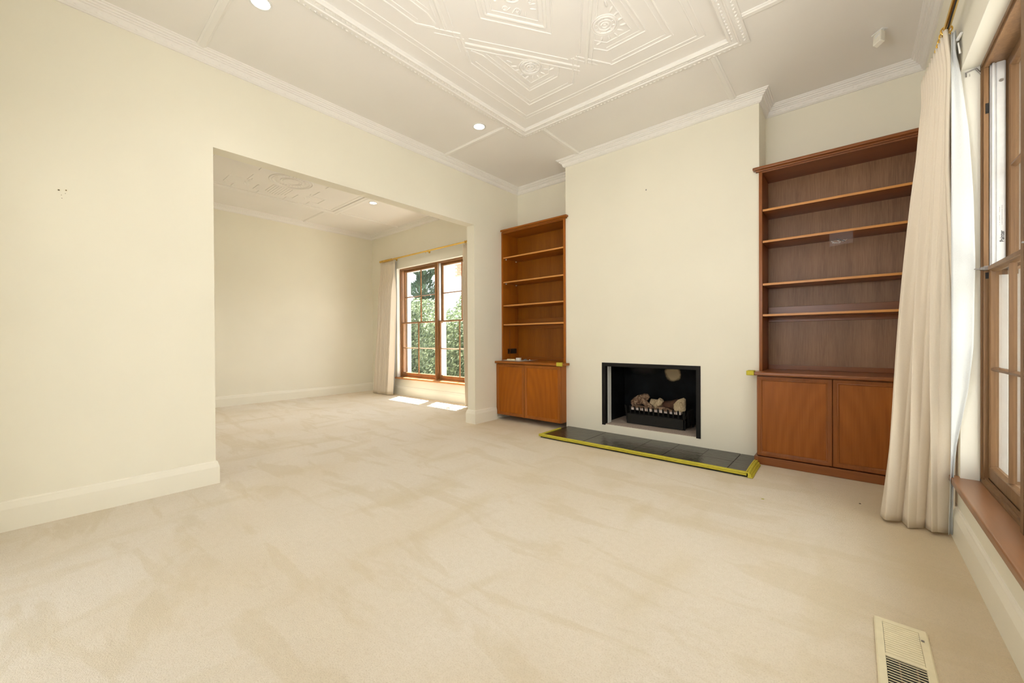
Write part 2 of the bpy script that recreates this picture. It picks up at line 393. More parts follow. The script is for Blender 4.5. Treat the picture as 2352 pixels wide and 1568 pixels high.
# ---- ceiling plasterwork
CX, CY = 2.009, -2.134
HX, HY = 1.027, 1.376
FP0 = [(0, 0), (0, -.020), (.008, -.024), (.038, -.030), (.050, -.030), (.055, -.038), (.062, -.038), (.067, -.030), (.080, -.030), (.095, -.024), (.100, -.034), (.112, -.036), (.120, -.026), (.120, 0)]
FP = [(a, b*.8) for a, b in FP0]
def rect(cx, cy, hx, hy): return [(cx-hx, cy-hy), (cx+hx, cy-hy), (cx+hx, cy+hy), (cx-hx, cy+hy)]
bm = nb(); sweep(bm, rect(CX, CY, HX, HY), [(a, ZT+b) for a, b in FP], XY, closed=True, side=1); pf = struct('plaster_frame', bm, PLAS, ceil)
bm = nb()
for off, zz in ((.023, -.0215), (.088, -.0215)):
    hx, hy = HX-off, HY-off
    for (ax, ay, bx, by) in ((-hx, -hy, hx, -hy), (hx, -hy, hx, hy), (hx, hy, -hx, hy), (-hx, hy, -hx, -hy)):
        p0 = Vector((CX+ax, CY+ay, 0)); p1 = Vector((CX+bx, CY+by, 0)); L = (p1-p0).length; d = (p1-p0).normalized(); nn = Vector((-d.y, d.x, 0)); n = int(L/.034)
        for i in range(1, n):
            c = p0+d*(i*L/n); c.z = ZT+zz; s = 1 if i % 2 else -1
            if i % 2: q = [c+d*.013, c+nn*.011, c-d*.013, c-nn*.011]
            else: q = [c+d*.012+nn*.010, c+d*.004-nn*.010, c-d*.012-nn*.010, c-d*.004+nn*.010]
            vs = [bm.verts.new(p) for p in q]; t = bm.verts.new(c+Vector((0, 0, -.007)))
            for j in range(4): bm.faces.new((vs[j], vs[(j+1) % 4], t))
obj('frieze_ornament', bm, PLAS, pf, kind='stuff')
def rib(bm, pts, w, h, zt, closed=False):
    h *= .62
    sweep(bm, pts, [(-w/2, zt+.001), (-w*.3, zt-h*.8), (0, zt-h), (w*.3, zt-h*.8), (w/2, zt+.001)], XY, closed=closed)
def mir(pts, sx, sy, cx, cy): return [(cx+sx*x, cy+sy*y) for x, y in pts]
def quad_lines(c, xs): return [(x, 1.53*x+c) for x in xs]
bm = nb()
rib(bm, rect(CX, CY, .757, 1.093), .014, .007, ZT, True); rib(bm, rect(CX, CY, .797, 1.128), .012, .005, ZT, True)
for sx in (1, -1):
    for sy in (1, -1):
        q = lambda p, w_, h_=.008, cl=False: rib(bm, mir(p, sx, sy, CX, CY), w_, h_, ZT, cl)
        q([(-.559, .145), (-.628, .25), (-.628, .973), (-.17, .973), (-.095, .855)], .016, .009)
        q([(-.592, .262), (-.592, .937), (-.195, .937)], .010, .006)
        q([(-.535, .16), (-.505, .25), (-.505, .815), (-.215, .815), (-.15, .73)], .016, .008)
        q([(-.476, .26), (-.476, .786), (-.225, .786)], .008, .005)
        q([(-.43, .32), (-.43, .739), (-.25, .739), (-.19, .66)], .010, .006)
        q(quad_lines(.95, (-.554, -.05)), .012, .007)
        q(quad_lines(.875, (-.515, -.03)), .030, .013)
        q(quad_lines(.78, (-.462, -.05)), .012, .007)
        q([(-.633, -.244), (-.474, .004)], .018, .009)
        q([(.168, .958), (.01, .715)], .018, .009)
        q([(-.60, -.12), (-.49, .055)], .009, .006)
        q([(.09, .90), (-.03, .71)], .009, .006)
        q(quad_lines(.42, (-.2745, 0)), .014, .008); q(quad_lines(.345, (-.2255, 0)), .028, .012); q(quad_lines(.27, (-.1765, 0)), .010, .006)
struct('relief_moulding', bm, PLAS, ceil)
for sx in (1, -1):
    for sy in (1, -1):
        bm = nb(); cx, cy = CX-sx*.315, CY+sy*.585
        for R_, r_ in ((.022, .006), (.045, .006), (.072, .008), (.088, .004)): torus(bm, (cx, cy, ZT-.001), (0, 0, 1), R_, r_, 28, 8)
        ellip(bm, (cx, cy, ZT), .012, .012, .007)
        for i in range(10):
            t = i*2*PI/10; ellip(bm, (cx+.058*math.cos(t), cy+.058*math.sin(t), ZT), .011, .004, .005, t)
        for (dx, dy, L, an) in ((-.06, .11, .035, 2.2), (-.095, .075, .03, 2.9), (-.02, .13, .03, 1.7), (.03, .12, .03, 1.3), (.075, .10, .028, .9), (-.10, .02, .03, 3.1), (-.10, -.04, .03, 3.5), (-.09, -.09, .035, 3.9), (-.085, -.15, .04, 1.35), (.11, .125, .03, .1)):
            ellip(bm, (cx+sx*dx, cy+sy*dy, ZT), L*.75, .009, .007, math.atan2(sy*math.sin(an), sx*math.cos(an)))
        struct('rosette', bm, PLAS, ceil, smooth=True)
bm = nb()
for R_, r_ in ((.03, .008), (.055, .006)): torus(bm, (CX, CY, ZT-.001), (0, 0, 1), R_, r_, 28, 8)
for sx in (1, -1):
    for sy in (1, -1):
        for dx, dy in ((.052, .108), (.10, .045)):
            torus(bm, (CX+sx*dx, CY+sy*dy, ZT-.001), (0, 0, 1), .014, .005, 18, 6); ellip(bm, (CX+sx*dx, CY+sy*dy, ZT), .006, .006, .005)
        for i in range(4): ellip(bm, (CX+sx*(.03+.02*i), CY+sy*(.17-.035*i), ZT), .022, .006, .006, sx*sy*(.9-i*.3))
struct('rosette', bm, PLAS, ceil, smooth=True)
BT = [(-.028, 0), (-.028, -.006), (-.018, -.010), (-.014, -.014), (.014, -.014), (.018, -.010), (.028, -.006), (.028, 0)]
def batten(p0, p1, zt, par):
    bm = nb(); sweep(bm, [p0, p1], [(a, zt+b) for a, b in BT], XY); struct('cover_batten', bm, PLAS, par)
for x in (1.224, 2.788):
    batten((x, CY+HY-.01), (x, -.07), ZT, ceil); batten((x, CY-HY+.01), (x, YR+.07), ZT, ceil)
for y in (-1.027, -3.262):
    batten((.07, y), (CX-HX+.01, y), ZT, ceil); batten((CX+HX-.01, y), (W-.07, y), ZT, ceil)
# second room ceiling
C2X, C2Y = -2.10, -1.80
bm = nb(); sweep(bm, rect(C2X, C2Y, 1.07, 1.073), [(a, ZT2+b*.5) for a, b in FP], XY, closed=True, side=1); struct('plaster_frame', bm, PLAS, ceil2)
for x in (-3.03, -1.17): batten((x, -.735), (x, YBK-.07), ZT2, ceil2); batten((x, -2.865), (x, YR2+.07), ZT2, ceil2)
for y in (-.925, -2.68): batten((XL+.07, y), (-3.165, y), ZT2, ceil2); batten((-1.035, y), (-T-.07, y), ZT2, ceil2)
bm = nb()
MX = -2.23
for R_, r_ in ((.26, .009), (.225, .008), (.13, .007), (.10, .008)): torus(bm, (MX, C2Y, ZT2-.001), (0, 0, 1), R_, r_, 56, 8)
for i in range(28):
    t = i*2*PI/28; ellip(bm, (MX+.178*math.cos(t), C2Y+.178*math.sin(t), ZT2), .022, .008, .006, t)
struct('rosette', bm, PLAS, ceil2, smooth=True)
bm = nb()
for s in (1, -1):
    for i in range(8):
        y = C2Y-.12+i*.036; rib(bm, [(MX-s*.29, y), (MX-s*(.70-.05*abs(i-3.5)/2), y)], .016, .010, ZT2)
    for t in (1, -1):
        rib(bm, [(MX-s*.80, C2Y+t*.18), (MX-s*.66, C2Y+t*.18), (MX-s*.66, C2Y+t*.26), (MX-s*.45, C2Y+t*.26)], .02, .012, ZT2)
        rib(bm, [(MX-s*.10, C2Y+t*.42), (MX-s*.36, C2Y+t*.42), (MX-s*.36, C2Y+t*.62), (MX-s*.62, C2Y+t*.62), (MX-s*.62, C2Y+t*.50), (MX-s*.78, C2Y+t*.50)], .018, .012, ZT2)
        for i in range(6): ellip(bm, (MX-s*(.30+.05*i), C2Y+t*(.38+.02*(i % 2)), ZT2), .03, .012, .008, .5*i)
rib(bm, rect(C2X, C2Y, .90, .90), .014, .007, ZT2, True)
struct('relief_moulding', bm, PLAS, ceil2)

# ------------------------------------------------------------------ windows (u along the wall, d outwards, z)
def make_window(mp, u0, u1, z0, z1, nunit, woodv, woodh, sillm, name, fixed=()):
    def B(bm, a0, a1, d0, d1, c0, c1):
        p, q = mp(a0, d0, c0), mp(a1, d1, c1); box(bm, p[0], q[0], p[1], q[1], p[2], q[2])
    # frame and plaster reveal
    bm = nb()
    t = .018
    for a, b in ((u0, u0+t), (u1-t, u1)):
        B(bm, a, b, .065, .20, z0, z1)
    B(bm, u0, u1, .065, .20, z1-t, z1)
    # staff bead round the inside
    s = .030
    for a, b in ((u0, u0+s), (u1-s, u1)): B(bm, a, b, .072, .088, z0, z1-s)
    B(bm, u0, u1, .072, .088, z1-s, z1)
    s = .040
    mw = .075; uw = (u1-u0-2*t-(nunit-1)*mw)/nunit
    for i in range(1, nunit):
        a = u0+t+i*uw+(i-1)*mw; B(bm, a, a+mw, .062, .20, z0, z1-t); B(bm, a+.02, a+mw-.02, .052, .062, z0, z1-t)
    B(bm, u0, u1, .065, .092, z0, z0+.016); B(bm, u0, u1, .092, .20, z0, z0+.028); B(bm, u0, u1, .075, .086, z0+.016, z0+.026)
    root = struct(name, bm, woodv)
    # outer white frame and reveal lining
    bm = nb()
    for a, b in ((u0, u0+.055), (u1-.055, u1)): B(bm, a, b, .20, .285, z0, z1)
    B(bm, u0, u1, .20, .285, z1-.05, z1); B(bm, u0, u1, .20, .30, z0-.03, z0+.02)
    for i in range(1, nunit):
        a = u0+t+i*uw+(i-1)*mw; B(bm, a-.01, a+mw+.01, .20, .25, z0, z1)
    obj('outer_frame', bm, WOUT, root)
    bm = nb()
    B(bm, u0-.005, u0+.002, -.0005, .066, z0, z1); B(bm, u1-.002, u1+.005, -.0005, .066, z0, z1); B(bm, u0-.005, u1+.005, -.0005, .066, z1-.002, z1+.005)
    obj('reveal', bm, WALLW, root)
    bm = nb()
    p, q = mp(u0-.045, -.035, z0-.032), mp(u1+.045, .07, z0)
    bbox(bm, min(p[0], q[0]), max(p[0], q[0]), min(p[1], q[1]), max(p[1], q[1]), z0-.032, z0, .008, 3)
    sl = obj('window_sill', bm, sillm, root, smooth=True)
    zm = 1.38
    for i in range(nunit):
        a0 = u0+t+i*(uw+mw); a1 = a0+uw
        # aluminium balance tracks on both jambs above the meeting rail
        for sgn, e in ((1, a0), (-1, a1)):
            bm = nb()
            if i in fixed:
                B(bm, e, e+sgn*.022, .092, .146, zm, z1-t); obj('jamb_filler', bm, woodv, root); continue
            B(bm, e, e+sgn*.006, .092, .142, zm, z1-t)
            B(bm, e+sgn*.006, e+sgn*.016, .098, .106, zm, z1-t); B(bm, e+sgn*.006, e+sgn*.010, .114, .138, zm, z1-t)
            obj('balance_track', bm, ALU, root)
            bm = nb(); B(bm, e, e+sgn*.010, .1175, .146, z0+.028, zm-.03); B(bm, e, e+sgn*.004, .146, .20, z0+.028, zm-.03); B(bm, e, e+sgn*.006, .1815, .20, zm-.03, z1-t); obj('track_liner', bm, WOUT, root)
        for low in (True, False):
            d0, d1 = (.088, .116) if low else (.148, .176)
            c0, c1 = (z0+.030, zm+.012) if low else (zm-.012, z1-t)
            st = .036; rb = .06 if low else .026; rt = .026 if low else .045
            b0, b1 = a0+.004, a1-.004
            prof = [(0, d1), (0, d0), (st-.012, d0), (st, d0+.016), (st, d1)]
            bm = nb()
            B(bm, b0, b0+st-.01, d0, d1, c0, c1); B(bm, b1-st+.01, b1, d0, d1, c0, c1)
            B(bm, b0+st-.01, b1-st+.01, d0, d1, c0, c0+rb-.008); B(bm, b0+st-.01, b1-st+.01, d0-(.006 if low else 0), d1, c1-rt+.008, c1)
            # inner ovolo bead, mitred
            sweep(bm, [(b0+st-.01, c0+rb-.008), (b1-st+.01, c0+rb-.008), (b1-st+.01, c1-rt+.008), (b0+st-.01, c1-rt+.008)],
                  [(0, d0), (.004, d0+.004), (.010, d0+.018), (.010, d1)], lambda x, y, b: mp(x, b, y), closed=True, side=1)
            sash = obj('sash', bm, woodv, root)
            g0, g1, h0, h1 = b0+st, b1-st, c0+rb, c1-rt
            um, hm = (g0+g1)/2, (h0+h1)/2
            mprof = [(-.011, d0+.022), (-.009, d0+.014), (-.004, d0+.003), (.004, d0+.003), (.009, d0+.014), (.011, d0+.022), (.011, d1-.004), (-.011, d1-.004)]
            bm = nb(); sweep(bm, [(um, h0), (um, h1)], mprof, lambda x, y, b: mp(x, b, y), closed_prof=True); obj('muntin', bm, woodv, sash)
            bm = nb(); sweep(bm, [(g0, hm), (g1, hm)], mprof, lambda x, y, b: mp(x, b, y), closed_prof=True); obj('muntin', bm, woodh, sash)
            for (pa, pb) in ((g0, um-.011), (um+.011, g1)):
                for (ha, hb) in ((h0, hm-.011), (hm+.011, h1)):
                    bm = nb(); B(bm, pa, pb, d0+.0195, d0+.0225, ha, hb); obj('pane', bm, GLASS, sash)
        # latch on the meeting rail at the far jamb
        bm = nb(); e = a1
        B(bm, e-.035, e-.004, .070, .088, zm-.004, zm+.016); B(bm, e-.02, e-.01, .040, .072, zm+.002, zm+.008); B(bm, e-.024, e-.006, .060, .072, zm-.001, zm+.012)
        obj('latch', bm, STEEL, root)
    return root
def mp1(u, d, z): return (W+d, u, z)
def mp2(u, d, z): return (u, YBK+d, z)
w1 = make_window(mp1, WY0, WY1, WZ0, WZ1, 3, WINW, WINY, SILLM, 'window_1')
w2 = make_window(mp2, BX0, BX1, BZ0, BZ1, 2, wood('cedar_window_wood_far', (.16, .072, .022), (.27, .125, .04), 'Z', .4, 80), WINX, SILLX, 'window_2', fixed=(0,))
# small fittings on the near window
bm = nb(); box(bm, W+.0775, W+.0885, WY1-.0315, WY1-.0295, 2.14, 2.19); box(bm, W+.0775, W+.0885, WY1-.0315, WY1-.0295, 1.335, 1.365); obj('striker_plate', bm, BLKP, w1)
bm = nb(); cyl(bm, (W+.128, WY1-.030, 2.285), (W+.128, WY1-.026, 2.285), .008, seg=12); obj('screw_head', bm, SCREW, w1)
bm = nb(); sweep(bm, [(WY1-.002, 2.37), (WY1-.006, 2.355)], [(-.002, 0), (.002, 0)], lambda x, y, b: (W+.03, x, y))
cyl(bm, (W+.015, WY1-.006, 2.378), (W+.05, WY1-.006, 2.386), .003, seg=8); cyl(bm, (W+.05, WY1-.006, 2.386), (W+.066, WY1-.012, 2.35), .004, seg=8); cyl(bm, (W+.018, WY1-.006, 2.378), (W+.018, WY1-.006, 2.355), .002, seg=8)
obj('cord_hook', bm, STEEL, w1)
def text(body, size, loc, rot, mat, parent, name='printed_lettering'):
    cu = bpy.data.curves.new(name, 'FONT'); cu.body = body; cu.size = size; cu.extrude = .0003; cu.offset = size*.02
    o = bpy.data.objects.new(name, cu); C.objects.link(o)
    bpy.context.view_layer.update()
    me = bpy.data.meshes.new_from_object(o); bpy.data.objects.remove(o)
    me.materials.clear(); me.materials.append(mat)
    n = bpy.data.objects.new(name, me); C.objects.link(n); n.location = loc; n.rotation_euler = rot; n.parent = parent
    return n
# lettering runs up the track, facing into the opening (-Y)
t = text('Painter', .019, (0, 0, 0), (0, 0, 0), BLKP, w1)
# local x -> world +z, local y -> world -x (reads bottom to top), normal -> -y
t.matrix_world = Matrix(((0, -1, 0, W+.1365), (0, 0, -1, WY1-.018-.0104), (1, 0, 0, 1.508), (0, 0, 0, 1)))
bm = nb(); random.seed(3); z = 1.59
while z < 1.68:
    h = random.uniform(.002, .006); box(bm, W+.129, W+.1305, WY1-.0288, WY1-.0284, z, z+h)
    if random.random() < .6: box(bm, W+.122, W+.1235, WY1-.0288, WY1-.0284, z, z+h*.8)
    z += h+.0022
obj('small_print', bm, STEEL, w1)
# unseen glazed door behind the camera, added for daylight from the rear
bm = nb()
for a in (.8, 1.56, 2.32): box(bm, a, a+.08, YR-.2, YR-.12, 0, 2.4)
box(bm, .8, 2.4, YR-.2, YR-.12, 2.3, 2.4); box(bm, .8, 2.4, YR-.2, YR-.12, 0, .14)
d1 = struct('added_daylight_door', bm, WINX)
bm = nb(); box(bm, .88, 2.32, YR-.165, YR-.16, .14, 2.3); obj('pane', bm, GLASS, d1)

# ------------------------------------------------------------------ bookcases
def bookcase(nm, x0, x1, cx0, cx1, uxa, shelves, woodz, woodx, backm, doorm, label, xgap, dl, dr, pegs=False, foamlab=None):
    root = thing(nm, label, 'bookcase', ((x0+x1)/2, 0, 0))
    yf, yd, yb = -.018, -.13, .30
    # carcass sides of the base, plinth
    bm = nb(); bbox(bm, x0, x1, yd+.022, D-.002, .068, .742, .0015, 1); obj('carcass', bm, woodz, root)
    bm = nb(); pe0 = cx0+.03 if cx0 < x0-.01 else x0; pe1 = x1+.018 if cx1 > x1+.01 else x1
    bbox(bm, max(pe0, x0+.006) if pe0 < x0-.01 else pe0, pe1, yd-.004, -.002, .001, .066, .003, 2)
    if pe0 < x0-.01: bbox(bm, pe0, x0+.006, yd-.004, -.002, .033, .066, .003, 2); obj('plinth', bm, woodx, root)
    # worktop: wide tongue in front, narrow into the alcove
    bm = nb(); bbox(bm, cx0, cx1, yd-.034, -.001, .742, .770, .009, 3); bbox(bm, x0, x1, -.01, D-.003, .742, .7699, .002, 1); obj('worktop', bm, woodx, root, smooth=True)
    # upper part
    for a, b in ((x0, x0+.024), (x1-.024, x1)):
        bm = nb(); bbox(bm, a, b, yf, yb+.012, .770, 2.478, .002, 2); obj('side_panel', bm, woodz, root, smooth=True)
    bm = nb(); box(bm, x0+.024, x1-.024, yb, yb+.012, .770, 2.478); obj('back_panel', bm, backm, root)
    bm = nb(); box(bm, x0+.024, x1-.024, yf+.004, yb, 2.458, 2.478); obj('top_panel', bm, woodx, root)
    bm = nb()
    cp = [(0, 2.470), (.008, 2.470), (.012, 2.478), (.020, 2.480), (.030, 2.486), (.036, 2.494), (.034, 2.502), (.028, 2.506), (-.30, 2.506), (-.30, 2.479), (0, 2.479)]
    sweep(bm, [(cx0+.028, yf), (cx1-.028, yf)], [(max(a, -.017), b) for a, b in cp[:9]]+[(-.017, 2.470)], XY, side=-1)
    bbox(bm, cx0+.008, cx1-.008, yf-.033, yf+.015, 2.482, 2.505, .009, 3)
    box(bm, x0+.001, x1-.001, yf+.01, D-.004, 2.479, 2.500)
    obj('cornice_moulding', bm, woodx, root, smooth=True)
    for z in shelves:
        bm = nb(); bbox(bm, x0+.026, x1-.026, yf+.012, yb-.001, z-.019, z, .003, 2)
        s = obj('shelf', bm, woodx, root, smooth=True)
        bm = nb(); bbox(bm, x0+.026, x1-.026, yf+.008, yf+.0135, z-.0185, z-.0005, .0015, 2); obj('lit_edge_strip', bm, LIT_EDGE, s, smooth=True)  # paler strip on the shelf front, painted as its flash-lit edge
        if pegs:
            for xa in (x0+.030, x1-.042):
                for ya in (.03, .24):
                    if z > 1.6:
                        bm = nb(); bbox(bm, xa, xa+.012, ya, ya+.014, z-.032, z-.019, .003, 2); obj('shelf_peg', bm, WHITEP, s)
    bm = nb(); bbox(bm, x0+.026, x1-.026, yb-.018, yb, 1.195, 1.330, .002, 1); obj('back_rail', bm, woodx, root)
    bm = nb(); bbox(bm, x0+.026, x1-.026, yb-.018, yb, .770, .812, .003, 2); obj('back_rail', bm, woodx, root)
    # doors
    for a, b in ((dl, xgap-.002), (xgap+.002, dr)):
        z0, z1 = .074, .734
        bm = nb()
        prof = [(0, yd+.020), (0, yd+.003), (.003, yd), (.022, yd), (.027, yd+.003), (.030, yd+.002), (.034, yd+.004), (.038, yd+.012), (.038, yd+.020)]
        sweep(bm, [(a, z0), (b, z0), (b, z1), (a, z1)], prof, lambda x, y, c: (x, c, y), closed=True, side=1)
        d = obj('door', bm, woodz, root, smooth=True)
        bm = nb(); box(bm, a+.030, b-.030, yd+.011, yd+.018, z0+.03, z1-.03); obj('door_panel', bm, doorm, d)
    return root
bl = bookcase('bookcase', 0.003, X1, 0.003, 1.058, 0, (2.146, 1.820, 1.508, 1.255), OAK, OAKX, LBACK, LDOOR,
         'orange wooden bookcase left of the fireplace, with power outlets and white papers on it', .472, .004, 1.006, pegs=True)
br_ = bookcase('bookcase', X2, W-.003, 2.922, W-.003, 0, (2.148, 1.881, 1.517, 1.255), RED, REDX, RBACK, RDOOR,
         'red brown wooden bookcase right of the fireplace, partly behind the long cream curtain', 3.466, X2, 3.995)
bm = nb(); bbox(bm, .0272, .0290, .115, .120, .772, 1.19, .0008, 1); obj('joint_strip', bm, BLKP, bl)
# power outlets in the left bookcase
bm = nb(); bbox(bm, .0275, .038, .126, .250, .857, .925, .004, 2); o = tag(obj('power_outlet', bm, BLKP, smooth=True), 'wide black power outlet deeper in on the side panel of the left bookcase', 'outlet')
for q in ((.150, .154, .888, .900), (.166, .170, .888, .900), (.212, .220, .90, .912)):
    bm = nb(); box(bm, .038, .0385, q[0], q[1], q[2], q[3]); obj('socket_slot', bm, DARK, o)
bm = nb(); bbox(bm, .0275, .036, .074, .110, .857, .925, .003, 2); o = tag(obj('power_outlet', bm, BLKP, smooth=True), 'narrow black outlet plate nearest the front edge inside the left bookcase', 'outlet')
bm = nb(); box(bm, .036, .0365, .084, .100, .885, .9); obj('socket_slot', bm, DARK, o)

# things on the left worktop
bm = nb()
n = 12; rows = []
for i in range(n+1):
    s = i/n; z = .7712+.006*(2*s-1)**2+.008*max(0, s-.8)
    rows.append([bm.verts.new((.045+.40*s, y0, z+.002*j)) for j, y0 in enumerate((-.06+.10*s, .10+.10*s))])
for a, b in zip(rows, rows[1:]): bm.faces.new((a[0], b[0], b[1], a[1]))
o = obj('paper_sheet', bm, WHITEP, smooth=True); md = o.modifiers.new('s', 'SOLIDIFY'); md.thickness = .0012; md.offset = 1
tag(o, 'curved white paper sheet under the small boxes on the left worktop', 'paper')
def smallbox(nm, x, y, sx, sy, sz, rot, mat, label, cat, grp=None):
    bm = nb(); bbox(bm, -sx/2, sx/2, -sy/2, sy/2, 0, sz, .0025, 2)
    o = obj(nm, bm, mat, smooth=True); o.location = (x, y, .7758); o.rotation_euler = (0, 0, rot); tag(o, label, cat, grp); return o
b_ = smallbox('small_box', .115, .005, .055, .03, .017, .15, CREAMP, 'flat beige block at the left end of the white paper', 'box')
bm = nb(); bbox(bm, -.02, .02, -.008, .008, .0172, .019, .0006, 1); q = obj('lid_ridge', bm, CREAMP, b_); 
b_ = smallbox('small_box', .182, .012, .06, .035, .017, .2, CREAMP, 'beige block between the flat beige block and the white box', 'box')
bm = nb(); bbox(bm, -.02, .02, -.008, .008, .0172, .019, .0006, 1); obj('lid_ridge', bm, CREAMP, b_)
b_ = smallbox('small_box', .262, .02, .058, .05, .034, .3, WHITEP, 'bright white box, the tallest thing on the white paper', 'box')
bm = nb(); bbox(bm, -.0295, .0295, -.0255, .0255, .030, .0345, .001, 1); obj('lid', bm, WHITEP, b_)
bm = nb()
for i in range(5): cyl(bm, (.31+.008*i, .05+.01*(i % 2), .780+.003*(i % 3)), (.325+.008*i, .075-.01*(i % 2), .786+.004*(i % 3)), .006, .004, 10)
tag(obj('plastic_fittings', bm, STEEL, smooth=True), 'small heap of grey fittings behind the white box', 'fittings')
bm = nb(); ellip(bm, (.415, .06, .787), .007, .007, .006); o = tag(obj('bottle_top', bm, WHITEP, smooth=True), 'tiny white bottle top at the right end of the paper', 'bottle top')

# foam corner guards on both worktops
def foam_corner(x0, x1, y0, y1, z0, z1, label):
    bm = nb(); bbox(bm, x0, x1, y0, y1, z0, z1, .013, 4)
    tag(obj('foam_corner_guard', bm, FOAM, smooth=True), label, 'foam guard')
foam_corner(.985, 1.058, -.178, -.148, .738, .784, 'lime yellow foam guard on the front corner of the left bookcase worktop')
foam_corner(2.902, 2.958, -.180, -.095, .740, .780, 'lime yellow foam guard on the end of the right bookcase worktop')

# plastic bag under a shelf of the right bookcase
bag = thing('plastic_bag', 'clear plastic bag of small screws hanging below a shelf of the right bookcase', 'bag', (3.515, -.008, 1.862))
bm = nb(); random.seed(11); g = []
for i in range(15):
    row = []
    for j in range(9):
        x = 3.445+.14*i/14; z = 1.862-.092*j/8-(.010*(1-i/14))*(j/8)
        row.append(bm.verts.new((x, -.010-.018*(j/8)**2*math.sin(PI*i/14)*random.uniform(.5, 1.2)-.002, z)))
    g.append(row)
for i in range(14):
    for j in range(8): bm.faces.new((g[i][j], g[i+1][j], g[i+1][j+1], g[i][j+1]))
o = obj('bag_film', bm, FILM, bag, smooth=True)
for i in range(11):
    bm = nb(); x = 3.46+.008*i+random.uniform(-.004, .004); z = 1.783+random.uniform(0, .018); a = random.uniform(-1.2, 1.2)
    p0 = Vector((x, -.008, z)); p1 = p0+Vector((math.cos(a)*.018, -.003, math.sin(a)*.010)); cyl(bm, p0, p1, .0018, .0014, 8); cyl(bm, p0, p0-(p1-p0)*.12, .0035, .0035, 8)
    obj('screw', bm, SCREW, bag)
bm = nb(); cyl(bm, (3.488, -.010, 1.815), (3.540, -.013, 1.790), .004, .003, 8); obj('metal_pin', bm, BLKP, bag)

# ------------------------------------------------------------------ fireplace
fp = thing('fireplace', 'black framed open gas log fireplace set in the cream chimney wall', 'fireplace', (1.986, 0, FZ0))
bm = nb(); fr_ = .040
pr = [(0, .0), (0, -.006), (.003, -.008), (.037, -.008), (.040, -.006), (.040, .05)]
sweep(bm, [(FX1, FZ0-.012), (FX1, FZ1), (FX2, FZ1), (FX2, FZ0-.012)], pr, lambda x, y, c: (x, c, y), side=-1); obj('steel_frame', bm, BLACK, fp)
bm = nb(); box(bm, FX1, FX1+.046, .051, .125, FZ0, FZ1-.04); obj('white_edge_strip', bm, WHITEP, fp)
bm = nb(); box(bm, FX1-.002, FX2+.002, .001, .60, FZ0-.006, FZ0); obj('hearth_floor', bm, REFR, fp)
fb = nb()
box(fb, FX1-.02, FX1+.004, .125, .58, FZ0, FZ1+.1); box(fb, FX2-.004, FX2+.03, .05, .58, FZ0, FZ1+.1); box(fb, FX1-.02, FX2+.03, .56, .60, FZ0, FZ1+.1); box(fb, FX1, FX2, .05, .56, FZ1-.012, FZ1-.002)
fo = obj('firebox', fb, SOOT, fp)
fo.data.transform(Matrix.Translation(fp.location)); fo.matrix_parent_inverse = Matrix.Translation(-fp.location)

# log grate
gr = thing('fire_grate', 'black iron log grate with upright bars standing in the fireplace', 'grate', (1.985, .28, FZ0))
z0 = FZ0
bm = nb(); bbox(bm, 1.690, 2.283, .175, .40, z0+.004, z0+.102, .003, 2)
sweep(bm, [(1.690, .175), (2.283, .175)], [(0, z0+.098), (.006, z0+.100), (.006, z0+.112), (-.02, z0+.118), (-.02, z0+.098)], XY, side=-1)
tray = obj('ash_tray_front', bm, IRON, gr)
bm = nb(); cyl(bm, (1.995, .175, z0+.055), (1.995, .158, z0+.055), .006, .009, 12); obj('knob', bm, IRON, tray, smooth=True)
nb_ = 13
for i in range(nb_):
    s = i/(nb_-1); x = 1.672+s*(2.285-1.672); zt = z0+.205-.012*math.sin(PI*s) if False else z0+.198
    bm = nb(); lean = .02
    p = [(-.0085, z0+.112), (-.0085, zt-.008), (-.005, zt-.002), (0, zt), (.005, zt-.002), (.0085, zt-.008), (.0085, z0+.112)]
    A = [bm.verts.new((x+a, .185-lean*(zz-z0-.11)/.09, zz)) for a, zz in p]; B2 = [bm.verts.new((v.co.x, v.co.y+.007, v.co.z)) for v in A]
    bm.faces.new(A); bm.faces.new(B2[::-1])
    for j in range(len(A)): bm.faces.new((A[j], A[(j+1) % len(A)], B2[(j+1) % len(A)], B2[j]))
    obj('grate_bar', bm, IRON, gr)
for x, sgn in ((1.678, -1), (2.290, 1)):
    bm = nb()
    cyl(bm, (x, .19, z0+.10), (x+sgn*.012, .165, z0+.20), .008, .006, 8); cyl(bm, (x+sgn*.005, .19, z0+.10), (x+sgn*-.002, .20, z0+.001), .008, .008, 8)
    cyl(bm, (x+sgn*.02, .40, z0+.12), (x+sgn*.02, .41, z0+.001), .008, .008, 8)
    box(bm, x-.004, x+.004, .18, .41, z0+.105, z0+.118)
    obj('side_arm', bm, IRON, gr)
for i in range(6):
    bm = nb(); y = .215+i*.035; cyl(bm, (2.292, y, z0+.11), (2.315, y, z0+.195), .005, .005, 8); cyl(bm, (2.315, y, z0+.195), (2.318, y, z0+.04), .005, .004, 8); obj('grate_bar', bm, IRON, gr)
bm = nb(); box(bm, 1.68, 2.29, .19, .41, z0+.103, z0+.112); obj('fuel_bed', bm, DARK, gr)
bm = nb(); random.seed(5)
for i in range(9):
    x = 1.745+i*.06; bbox(bm, x-.026, x+.026, .200, .235, z0+.150, z0+.172+random.uniform(-.004, .006), .006, 2)
obj('ember_block', bm, EMBER, gr, smooth=True)
